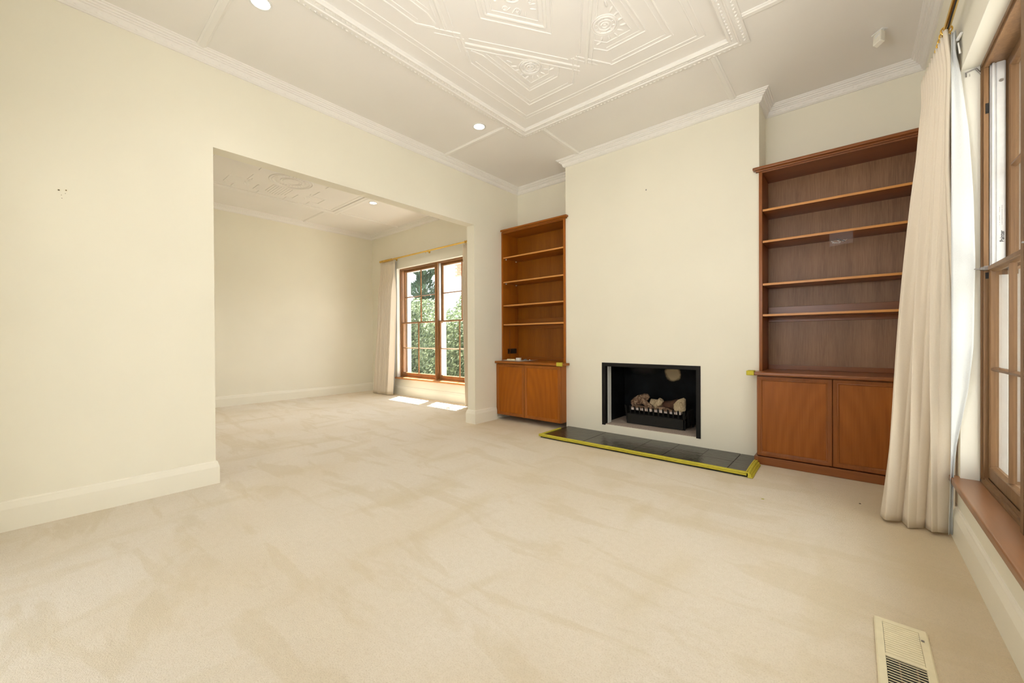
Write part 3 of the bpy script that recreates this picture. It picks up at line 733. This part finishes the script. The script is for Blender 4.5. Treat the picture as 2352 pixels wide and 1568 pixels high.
# logs: knobbly tapering solids
def log(pts, mat, seed, jag, nm, label, seg=14, flat=1.0):
    random.seed(seed); bm = nb(); rings = []
    P = [Vector(p[:3]) for p in pts]
    for i, p in enumerate(P):
        d = ((P[min(i+1, len(P)-1)]-P[max(i-1, 0)])).normalized(); a = Vector((0, 1, 0)).cross(d).normalized(); b = d.cross(a)
        r_ = pts[i][3]; rings.append([bm.verts.new(p+(a*math.cos(2*PI*j/seg)*flat+b*math.sin(2*PI*j/seg))*r_*random.uniform(1-jag, 1+jag)) for j in range(seg)])
    for A, B2 in zip(rings, rings[1:]):
        for j in range(seg): bm.faces.new((A[j], A[(j+1) % seg], B2[(j+1) % seg], B2[j]))
    bm.faces.new(rings[0][::-1]); bm.faces.new(rings[-1])
    return tag(obj(nm, bm, mat, smooth=True), label, 'log', 'ceramic logs on the fire grate')
zb = z0+.175
log([(1.70, .27, zb+.03, .030), (1.75, .28, zb+.055, .050), (1.80, .29, zb+.085, .055), (1.85, .30, zb+.11, .045), (1.88, .31, zb+.13, .022)], LOG, 1, .14, 'ceramic_log', 'tall brown ceramic log peaking at the left of the grate')
log([(1.80, .26, zb+.12, .022), (1.85, .245, zb+.07, .030), (1.92, .235, zb+.02, .028), (1.985, .225, zb-.01, .016)], LOG, 2, .12, 'ceramic_log', 'dark brown log sloping down to the right over the left log')
log([(1.72, .235, zb-.005, .024), (1.82, .235, zb+.0, .030), (1.93, .235, zb-.01, .024)], LOG, 8, .15, 'ceramic_log', 'low brown log lying behind the front bars at the left')
log([(1.90, .32, zb+.055, .040), (1.96, .32, zb+.055, .042), (2.03, .32, zb+.04, .036)], LOGL, 3, .06, 'ceramic_log', 'smooth pale log lying at the back middle of the grate')
log([(1.965, .27, zb+.02, .024), (2.00, .265, zb+.06, .034), (2.035, .26, zb+.105, .030)], LOGL, 4, .05, 'ceramic_log', 'pale split log leaning up in the middle of the fire')
log([(2.03, .33, zb+.035, .045), (2.12, .33, zb+.045, .050), (2.20, .33, zb+.065, .058)], TIMB, 6, .12, 'ceramic_log', 'dark charred log behind the pale stump at the right')
log([(2.205, .28, zb+.00, .060), (2.225, .28, zb+.05, .062), (2.240, .28, zb+.10, .044), (2.265, .29, zb+.135, .012)], LOGL, 7, .24, 'ceramic_log', 'jagged pale log stump at the right end of the grate')
log([(2.00, .235, zb+.02, .022), (2.09, .232, zb+.005, .026), (2.20, .23, zb-.02, .018)], LOG, 9, .12, 'ceramic_log', 'thin brown log lying low in front of the pale stump')

# ------------------------------------------------------------------ slate hearth
HXA, HXB, HD, HZ = 1.035, 2.975, -.555, .030
bm = nb(); box(bm, HXA+.002, HXB-.002, HD+.003, -.001, .001, .021)
hearth = thing('hearth', 'dark slate tiled hearth slab in front of the fireplace', 'hearth', (2.0, -.28, 0))
obj('hearth_base', bm, DARK, hearth)
random.seed(4)
xs = [HXA, 1.53, 2.04, 2.31, 2.575, 2.83, HXB]
for i, (a, b) in enumerate(zip(xs, xs[1:])):
    ys = [HD, 0-.001] if i in (0, 1) else ([HD, -.29, -.001] if i in (2, 4) else [HD, -.22, -.001])
    for c, d in zip(ys, ys[1:]):
        bm = nb(); bbox(bm, a+.0015, b-.0015, c+.0015, d-.0015, .0215, HZ+random.uniform(-.001, .001), .0015, 1); obj('slate_tile', bm, SLATE, hearth)
random.seed(21)
def foam_strip(path, label, prof, bend=0):
    bm = nb(); sweep(bm, path, prof, XY, side=1)
    tag(obj('foam_edge_strip', bm, FOAM, smooth=True), label, 'foam strip')
def ribbed(zlo, ztop, th, inn):
    # inner end (on the slab) over the edge and down in three rounded ribs
    out = [(-inn, ztop-.004), (-inn, ztop+.006), (-inn*.7, ztop+.010), (-inn*.4, ztop+.005), (-inn*.1, ztop+.010), (th*.6, ztop+.009), (th, ztop+.002), (th*.7, ztop-.004), (th, ztop-.010), (th*.6, zlo), (.001, zlo), (.001, ztop-.004)]
    return out
fpth = [(HXA-.012+(HXB-HXA+.01)*i/24, HD-.0015+.0022*math.sin(i*1.3)) for i in range(25)]
foam_strip(fpth, 'long lime yellow foam strip along the front edge of the hearth', [(-a, b) for a, b in ribbed(.013, HZ, .013, .020)])
foam_strip([(HXA-.001, -.165), (HXA-.001, HD+.026)], 'short lime yellow foam strip on the left end of the hearth', [(-a, b) for a, b in ribbed(.013, HZ, .011, .012)])
bm = nb()
pth = [(HXB+.003, HD-.018), (HXB+.003, HD+.03), (HXB-.001, HD+.14), (HXB-.003, HD+.25), (HXB-.003, HD+.37)]
sweep(bm, pth, [(.014, .036), (.012, .044), (.004, .047), (-.003, .042), (-.010, .046), (-.017, .040), (-.016, .032), (-.024, .031), (-.028, .023), (-.026, .017), (-.034, .012), (-.036, .003), (-.004, .003), (-.004, .036)], XY, side=1)
tag(obj('foam_edge_strip', bm, FOAM, smooth=True), 'wide ribbed lime yellow foam strip on the right end of the hearth', 'foam strip')

# ------------------------------------------------------------------ curtains
def sheet(name, fn, ns, nt, mat, parent, thick=.0018):
    bm = nb(); g = [[bm.verts.new(fn(i/ns, j/nt)) for j in range(nt+1)] for i in range(ns+1)]
    for i in range(ns):
        for j in range(nt): bm.faces.new((g[i][j], g[i+1][j], g[i+1][j+1], g[i][j+1]))
    o = obj(name, bm, mat, parent, recalc=False)
    for p in o.data.polygons: p.use_smooth = True
    md = o.modifiers.new('thickness', 'SOLIDIFY'); md.thickness = thick; md.offset = 0
    return o
def lerp(a, b, t): return a+(b-a)*t
def sm(a, b, x):
    t = min(1, max(0, (x-a)/(b-a))); return t*t*(3-2*t)
near = thing('curtain', 'long cream curtain with white lining beside the near right window', 'curtain', (3.85, -.9, 0))
ZH = 2.592
def near_fn(s, t):
    z = lerp(ZH+.012*math.cos(2*PI*10*s), .012+.006*math.sin(9*s), t)
    e = t
    tx, ty = lerp(3.922, 3.958, s), lerp(-.54, -1.005, s)
    bx, by = lerp(3.690, 3.962, s), lerp(-.87, -.915, s)
    # mid hang slightly gathered below the header
    x, y = lerp(tx, bx, e), lerp(ty, by, e)
    dx, dy = lerp(tx, bx, e)-lerp(tx, bx, e), 0
    # tangent in plan
    gx = lerp(3.958-3.922, 3.962-3.690, e); gy = lerp(-.465, -.045, e); L = math.hypot(gx, gy); nx, ny = gy/L, -gx/L   # towards the room
    a_small = .024*(1-sm(.0, .09, t))+.010*sm(.02, .10, t)*(1-sm(.3, .8, t))
    a_mid = .020*sm(.04, .3, t)*(1-.75*sm(.45, 1, t))
    a_big = .075*sm(.10, .75, t)
    f = a_small*math.cos(2*PI*10*s) + a_mid*(abs(math.sin(PI*6.5*s+.3))**.8-.5)*1.4 + a_big*(abs(math.sin(PI*(3*s)))**.65-.55)*(1 if s < .93 else 1)
    fade = 1-.0*sm(.9, 1, s)
    # slight sideways lean of folds
    sx = .012*math.sin(2*PI*3*s+.7)*sm(.2, 1, t)
    tx_, ty_ = gx/L, gy/L
    xx = x+nx*f*fade+tx_*sx; yy = y+ny*f*fade+ty_*sx
    return (min(xx, 3.985), yy, z)
sheet('curtain_fabric', near_fn, 260, 60, CURT, near)
# leading hem band turned back at the window side
def hem_fn(s, t):
    x0, y0, z = near_fn(1, t)
    return (min(x0+.016*s, 3.99), y0-.012*math.sin(PI*s*.9)-.006*s, z+.004)
sheet('leading_hem', hem_fn, 8, 40, CURT, near)
LP = [(2.62, 3.975), (2.48, 3.978), (2.40, 3.992), (2.08, 4.022), (1.75, 4.038), (1.43, 4.044), (1.0, 4.038), (.78, 4.021), (.51, 3.984), (.35, 3.974), (.02, 3.978)]
def lpx(z):
    for (za, xa), (zb_, xb) in zip(LP, LP[1:]):
        if z >= zb_: return lerp(xb, xa, (z-zb_)/(za-zb_))
    return LP[-1][1]
def lin_fn(s, t):
    z = lerp(2.585, .02, t); xm = lpx(z); x0 = 3.962
    y0 = -1.022+.03*sm(.6, 1, t) if z > .34 else lerp(-.94, -.992, sm(0, .34, z))
    return (lerp(x0, xm, s), y0+.006*math.sin(PI*s)+.012*s+.004*math.sin(6*s+5*t), z)
sheet('curtain_lining', lin_fn, 10, 60, LINING, near)
def hdr_fn(s, t):
    z = lerp(2.60, 2.50, t); return (3.975+.006*math.sin(20*s), lerp(-.56, -1.0, s), z)
sheet('header_tape', hdr_fn, 40, 3, LINING, near)
bm = nb(); cyl(bm, (3.985, -1.0, 2.545), (3.995, -1.03, 2.56), .008, .006, 10); cyl(bm, (3.985, -1.02, 2.52), (3.99, -1.03, 2.46), .003, .004, 8); obj('draw_cord', bm, WHITEP, near)

def rod(name, p0, p1, rr, label, rings, brk, wall, ringr=.0205):
    d = (Vector(p1)-Vector(p0)).normalized(); root = thing(name, label, 'curtain rod', p0)
    bm = nb(); cyl(bm, p0, p1, rr, seg=20); obj('rod_tube', bm, BRASS, root, smooth=True)
    ax = Vector((0, 0, 1)).cross(d)
    for e, s in ((Vector(p0), -1), (Vector(p1), 1)):
        bm = nb(); mp = lambda a, b, h, e=e, s=s: e+ax*a+Vector((0, 0, 1))*b+d*s*h
        lathe(bm, [(0, .052), (.010, .050), (.019, .040), (.021, .030), (.017, .018), (.010, .012), (.018, .010), (.020, .004), (.016, -.004), (0, -.004)], mp, 20); obj('finial', bm, BRASS, root, smooth=True)
    for q in rings:
        bm = nb(); c = Vector(p0)+d*q; c.z -= ringr-rr-.004; torus(bm, c, d, ringr, .0035, 26, 8); cyl(bm, c-Vector((0, 0, ringr)), c-Vector((0, 0, ringr+.012)), .002, seg=8); obj('curtain_ring', bm, BRASS, root, smooth=True)
    for q in brk:
        bm = nb(); c = Vector(p0)+d*q; wv = Vector(wall(c)); cyl(bm, c, wv, .006, seg=10); cyl(bm, wv-(wv-c).normalized()*.006, wv, .022, seg=16); cyl(bm, c-Vector((0, 0, rr+.022)), c, .005, seg=10); obj('rod_bracket', bm, BRASS, root, smooth=True)
    return root
RZ = 2.622
r1 = rod('curtain_rod', (3.949, -.50, RZ), (3.949, -3.62, RZ), .0135, 'brass rod with rings above the near right window', [.03+.046*i for i in range(11)]+[2.62+.046*i for i in range(10)], (.01, 1.56, 3.1), lambda c: (W, c.y, c.z))
bm = nb(); box(bm, 3.9455, 3.9525, -3.55, -.55, RZ-.0145, RZ-.0125); obj('runner_slot', bm, BLKP, r1)
r2 = rod('curtain_rod', (-3.585, .375, 2.613), (-.70, .375, 2.613), .014, 'brass rod with finial above the far room window', [.03+.038*i for i in range(10)]+[2.46+.038*i for i in range(10)], (.42, 1.44, 2.80), lambda c: (c.x, YBK, c.z), .024)

def back_curtain(tx0, tx1, bx0, bx1, ty, by, folds, label, lead):
    root = thing('curtain', label, 'curtain', ((bx0+bx1)/2, ty, 0))
    def fn(s, t):
        z = lerp(2.575, .012, t); x = lerp(lerp(tx0, tx1, s), lerp(bx0, bx1, s), t**1.3); y = lerp(ty, by, t**1.5)
        a = .015*(1-sm(0, .1, t))+.046*sm(.03, .25, t)
        f = a*math.cos(2*PI*folds*s)+.010*sm(.1, .5, t)*math.sin(2*PI*folds*.43*s+1)
        return (x+.010*math.sin(2*PI*folds*s+1.2)*sm(.05, .4, t), min(y+f, YBK-.012), z)
    sheet('curtain_fabric', fn, int(folds*16), 36, CURT, root)
    def ln(s, t):
        z = lerp(2.56, .03, t); e = fn(lead, t); q = fn(abs(lead-.12), t); return (lerp(e[0], q[0], s), min(e[1]+.016+.008*s, YBK-.006), z)
    sheet('curtain_lining', ln, 6, 24, LINING, root)
    return root
back_curtain(-3.61, -3.11, -3.66, -3.08, .372, .25, 9, 'cream pleated curtain at the left side of the far room window', 1)
back_curtain(-1.20, -.78, -1.02, -.62, .375, .28, 7, 'cream curtain at the right side of the far room window, beside the opening jamb', 0)

# ------------------------------------------------------------------ ceiling lights
def downlight(x, y, zt, label, grp, watt):
    root = thing('downlight', label, 'downlight', (x, y, zt), grp)
    bm = nb(); mp = lambda a, b, h: (x+a, y+b, zt-h)
    lathe(bm, [(.050, .001), (.052, .004), (.060, .005), (.066, .003), (.067, 0)], mp, 36); obj('trim_ring', bm, WHITEP, root, smooth=True)
    bm = nb(); lathe(bm, [(.0, .0035), (.051, .0025)], mp, 36); bmesh.ops.remove_doubles(bm, verts=bm.verts[:], dist=.0005); obj('lens', bm, LENS, root, smooth=True)
    l = lamp('downlight_lamp', 'SPOT', (x, y, zt-.02), (0, 0, -1), watt*1.3, (1, .97, .93), spot_size=math.radians(130), spot_blend=1.0, shadow_soft_size=.04); l.parent = root; l.location = (0, 0, -.02)
for x, y, lab in ((.785, -1.202, 'lit round downlight near the fireplace wall corner of the near ceiling'), (.79, -3.112, 'lit round downlight cut by the top edge of the picture'),
                  (3.23, -1.202, 'lit downlight on the window side near the fireplace'), (3.23, -3.112, 'lit downlight above the camera')):
    downlight(x, y, ZT, lab, None, 14)
downlight(-2.17, -.62, ZT2, 'lit round downlight on the far room ceiling seen through the opening', None, 95)
downlight(-2.17, -3.0, ZT2, 'lit downlight at the hidden rear of the far room', None, 95)

# motion sensor on a ceiling bracket
sn = thing('motion_sensor', 'white motion sensor hanging from the ceiling near the right bookcase', 'sensor', (3.723, -.262, ZT))
pl = [(3.682, -.240), (3.737, -.299), (3.766, -.272), (3.711, -.213)]
bm = nb(); A = [bm.verts.new((x, y, ZT-.0005)) for x, y in pl]; B2 = [bm.verts.new((x, y, ZT-.007)) for x, y in pl]
bm.faces.new(A); bm.faces.new(B2[::-1])
for j in range(4): bm.faces.new((A[j], A[(j+1) % 4], B2[(j+1) % 4], B2[j]))
obj('mount_plate', bm, WHITEP, sn)
bm = nb(); cyl(bm, (3.738, -.276, ZT-.007), (3.736, -.276, ZT-.028), .009, .007, 14); ellip(bm, (3.735, -.276, ZT-.032), .012, .012, .012, 0, 14, 10); obj('swivel_arm', bm, WHITEP, sn, smooth=True)
IVORY = plain('ivory_plastic', (.82, .79, .70), .4)
bm = nb(); bbox(bm, -.026, .026, -.016, .018, -.098, 0, .005, 3); body = obj('sensor_body', bm, IVORY, None, smooth=True)
bm = nb(); bbox(bm, -.010, .020, -.0195, -.015, -.046, -.020, .002, 2); lens = obj('sensor_lens', bm, WHITEP, None, smooth=True)
body.parent = sn; lens.parent = body
body.location = (-.002, -.026, -.030); body.rotation_euler = (math.radians(-20), math.radians(-14), math.radians(-40))

# floor vent
VX0, VX1, VY1, VY0 = 3.643, 3.783, -1.975, -2.62
vt = thing('floor_vent', 'cream metal floor vent with louvre slats set in the carpet', 'vent', ((VX0+VX1)/2, (VY0+VY1)/2, 0))
bm = nb()
sweep(bm, [(VX0, VY0), (VX1, VY0), (VX1, VY1), (VX0, VY1)], [(0, .001), (0, .005), (.004, .008), (.010, .007), (.020, .008), (.023, .006), (.0235, .001)], XY, closed=True, side=1); 
box(bm, VX0+.02, VX1-.02, -2.208, -2.196, .004, .0075)
obj('vent_frame', bm, CREAMP, vt, smooth='auto')
bm = nb(); box(bm, VX0+.02, VX1-.02, VY0+.02, VY1-.02, .0006, .0016); obj('duct_opening', bm, DARK, vt)
y = VY1-.030; i = 0
while y > VY0+.025:
    bm = nb(); a, b = VX0+.024, VX1-.024; closed_ = y > -2.196
    if abs(y+2.202) > .008:
        if closed_:
            q = [(y+.0062, .0046), (y+.0005, .0074), (y-.0058, .0052), (y-.0058, .0030), (y+.0062, .0030)]
        else:
            q = [(y+.0012, .0060), (y-.0004, .0064), (y-.0014, .0050), (y-.001, .0030), (y+.0006, .0030)]
        A = [bm.verts.new((a, p, z)) for p, z in q]; B2 = [bm.verts.new((b, p, z)) for p, z in q]; bm.faces.new(A); bm.faces.new(B2[::-1])
        for j in range(5): bm.faces.new((A[j], A[(j+1) % 5], B2[(j+1) % 5], B2[j]))
        obj('louvre_slat', bm, CREAMP, vt)
    else: bm.free()
    y -= .0132
bm = nb()
for x in (VX0+.055, VX0+.095): box(bm, x-.002, x+.002, VY0+.03, -2.21, .0017, .0030)
obj('cross_bar', bm, plain('brown_rusty_bar', (.16, .08, .05), .7), vt)
bm = nb(); bbox(bm, VX1-.021, VX1-.013, -2.052, -2.046, .007, .012, .0015, 2); obj('lever', bm, STEEL, vt)

# small marks: wall plugs, screw hole, carpet specks
for y, z, r_, lab in ((-3.938, 1.952, .005, 'upper left wall plug in the bare left wall'), (-3.909, 1.958, .004, 'upper right wall plug in the bare left wall')):
    bm = nb(); torus(bm, (.0005, y, z), (1, 0, 0), r_, .0012, 14, 6); o = tag(obj('wall_plug', bm, CREAMP, smooth=True), lab, 'wall plug')
    bm = nb(); cyl(bm, (.0002, y, z-.001), (.0010, y, z-.001), r_*.75, seg=12); obj('plug_hole', bm, BLKP, o)
for y, z, lab in ((-3.912, 1.938, 'tiny screw hole just below the right wall plug'), (-3.928, 1.925, 'middle tiny screw hole below the wall plugs'), (-3.926, 1.906, 'lowest tiny screw hole on the left wall')):
    bm = nb(); cyl(bm, (.0002, y, z), (.0008, y, z), .0018, seg=8); tag(obj('screw_hole', bm, TRUNK), lab, 'screw hole')
bm = nb(); cyl(bm, (1.98, -.0002, 2.569), (1.98, -.006, 2.569), .0025, .003, 8); box(bm, 1.974, 1.986, -.0008, -.0002, 2.562, 2.576); tag(obj('picture_hook', bm, STEEL), 'tiny grey picture hook high on the chimney wall', 'hook')
bm = nb(); ellip(bm, (3.617, -.658, .002), .006, .004, .003); tag(obj('dirt_speck', bm, TRUNK, smooth=True), 'dark brown speck on the carpet before the right bookcase', 'speck')
bm = nb(); ellip(bm, (3.136, -.96, .0015), .010, .005, .002, .4); tag(obj('dirt_speck', bm, FOAM, smooth=True), 'small yellowish speck on the carpet right of the hearth', 'speck')

# ------------------------------------------------------------------ outside
bm = nb(); box(bm, -25, 25, YBK+.30, 28, -.35, -.12); struct('garden_ground', bm, PAVE)
bm = nb(); box(bm, W+.3, 14, -14, YBK+.3, -.35, -.12); struct('side_path', bm, PAVE)
bm = nb(); box(bm, -8, W, -14, YR-.3, -.35, -.12); struct('rear_terrace', bm, PAVE)
bm = nb(); box(bm, -4.6, -.0, YBK+.29, 1.00, 2.66, 2.72); box(bm, -4.6, 0, .96, 1.02, 2.60, 2.76); struct('eave', bm, WOUT)
bm = nb(); box(bm, XL-.35, W+.6, YR-.6, YBK+.35, 3.42, 3.55); struct('roof', bm, ROOFM)
bm = nb(); bbox(bm, -4.75, -4.28, 1.25, 1.55, -.12, 4.2, .01, 1); struct('porch_column', bm, WOUT)
# added light blockers, then the neighbour's rendered wall outside the near window
bm = nb(); box(bm, -.2, 3.2, -6.6, YR-.3, 2.62, 2.70); struct('rear_light_blocker', bm, WOUT)  # unseen slab added to cut the light coming through the rear door
bm = nb(); box(bm, W+.3, 5.2, -6, 1.2, 2.62, 2.70); struct('side_sky_blocker', bm, WOUT)  # unseen slab added above the near window to reduce direct sky light
bm = nb(); box(bm, 6.2, 6.4, -9, 2.5, -.2, 3.1); struct('boundary_wall', bm, WOUT)
# hedge
random.seed(12); bm = nb()
def leafquad(bm, c, s):
    d = Vector((random.gauss(0, 1), random.gauss(0, 1), random.gauss(0, 1))).normalized(); a = d.orthogonal().normalized(); b = d.cross(a)
    bm.faces.new([bm.verts.new(c+a*s), bm.verts.new(c+b*s*.5), bm.verts.new(c-a*s), bm.verts.new(c-b*s*.5)])
for xa in range(24):
    x = -7.4+xa*.26; top = 1.60+.25*math.sin(x*1.7)
    ellip(bm, (x, 3.12, top*.5), .24, .16, top*.5+.1, 0, 8, 6)
for i in range(26000):
    x = random.uniform(-7.5, -1.5); top = 1.85+.25*math.sin(x*1.7)+.18*math.sin(x*5.1)
    if random.random() < .75: y = 2.75+.18*math.sin(x*3)+random.uniform(-.10, .22); z = random.uniform(-.12, top)
    else: y = 2.75+random.uniform(0, .9); z = top+random.uniform(-.2, .10)
    leafquad(bm, Vector((x, y, z)), random.uniform(.025, .05))
me = bpy.data.meshes.new('h'); bm.to_mesh(me); bm.free(); me.materials.append(LEAF)
hd = bpy.data.objects.new('leafy_hedge', me); C.objects.link(hd); tag(hd, 'dense green leafy hedge outside the far room window', 'hedge', kind='stuff')
random.seed(14); bm = nb()
for i in range(5000):
    a = random.uniform(0, 2*PI); h = random.random(); r_ = (.75*(1-h)+.15)*random.uniform(.5, 1)
    leafquad(bm, Vector((-5.2+r_*math.cos(a), 4.6+r_*math.sin(a), 1.6+1.5*h)), random.uniform(.03, .06))
tw = thing('shrub', 'loose light green shrub above the hedge outside the far window', 'shrub', (-5.2, 4.6, -.12))
me = bpy.data.meshes.new('foliage'); bm.to_mesh(me); bm.free(); me.materials.append(LEAF); me.transform(Matrix.Translation((5.2, -4.6, .12)))
fo_ = bpy.data.objects.new('foliage', me); C.objects.link(fo_); fo_.parent = tw; fo_['kind'] = 'stuff'
bm = nb(); cyl(bm, (-5.2, 4.6, -.12), (-5.2, 4.6, 2.2), .06, .03, 10); obj('trunk', bm, TRUNK, tw)
# conifer
cn = thing('conifer_tree', 'dark green conifer behind the hedge outside the far window', 'tree', (-9.9, 6.2, -.12))
random.seed(15); bm = nb()
for i in range(9000):
    h = random.random()**.8; a = random.uniform(0, 2*PI); r_ = (1.25*(1-h)+.08)*math.sqrt(random.random())*(.8+.3*math.sin(h*40))
    c = Vector((-9.9+r_*math.cos(a), 6.2+r_*math.sin(a), .4+5.4*h)); s = random.uniform(.05, .11)
    d = Vector((math.cos(a), math.sin(a), random.uniform(.4, 1.4))).normalized(); b = d.orthogonal().normalized()
    bm.faces.new([bm.verts.new(c+d*s), bm.verts.new(c+b*s*.25), bm.verts.new(c-d*s), bm.verts.new(c-b*s*.25)])
me = bpy.data.meshes.new('foliage'); bm.to_mesh(me); bm.free(); me.materials.append(CONI); me.transform(Matrix.Translation((9.9, -6.2, .12)))
fo_ = bpy.data.objects.new('foliage', me); C.objects.link(fo_); fo_.parent = cn; fo_['kind'] = 'stuff'
bm = nb(); cyl(bm, (-9.9, 6.2, -.12), (-9.9, 6.2, 4.8), .12, .04, 10); obj('trunk', bm, TRUNK, cn)
# neighbouring house
hs = thing('house', 'white rendered house with red brick gable outside the far window', 'house', (-9.5, 9, -.12))
bm = nb(); box(bm, -11.2, -5.0, 9, 14, -.12, 4.3); obj('wall', bm, WOUT, hs)
bm = nb(); vs = [bm.verts.new(p) for p in ((-11.5, 8.6, 4.9), (-4.7, 8.6, 4.9), (-4.7, 14.4, 4.9), (-11.5, 14.4, 4.9), (-9.5, 11.5, 6.6), (-6.7, 11.5, 6.6))]
for f in ((0, 1, 5, 4), (1, 2, 5), (2, 3, 4, 5), (3, 0, 4), (3, 2, 1, 0)): bm.faces.new([vs[j] for j in f])
obj('roof', bm, ROOFM, hs)
bme = None
for r_ in range(7):
    for c_ in range(25):
        x = -11.1+c_*.245+(.12 if r_ % 2 else 0); bm = nb()
        if bme is None:
            box(bm, 0, .23, -.05, 0, 0, .076); ob = obj('brick', bm, BRICK, hs); bme = ob.data; bme.transform(Matrix.Translation(hs.location))
        else:
            bm.free(); ob = bpy.data.objects.new('brick', bme); C.objects.link(ob); ob.parent = hs
        ob.location = (x+9.5, 0, 4.12+.12+r_*.086)
bm = nb()
for a in (-10.6, -10.0, -9.4): box(bm, a-.03, a+.03, 8.95, 9.0, 2.4, 3.6)
box(bm, -10.63, -9.37, 8.95, 9, 3.54, 3.6); box(bm, -10.63, -9.37, 8.95, 9, 2.4, 2.46); wf = obj('window', bm, WOUT, hs)
for a in (-10.57, -9.97):
    bm = nb(); box(bm, a, a+.54, 8.975, 8.985, 2.46, 3.54); obj('pane', bm, GLASS, wf)
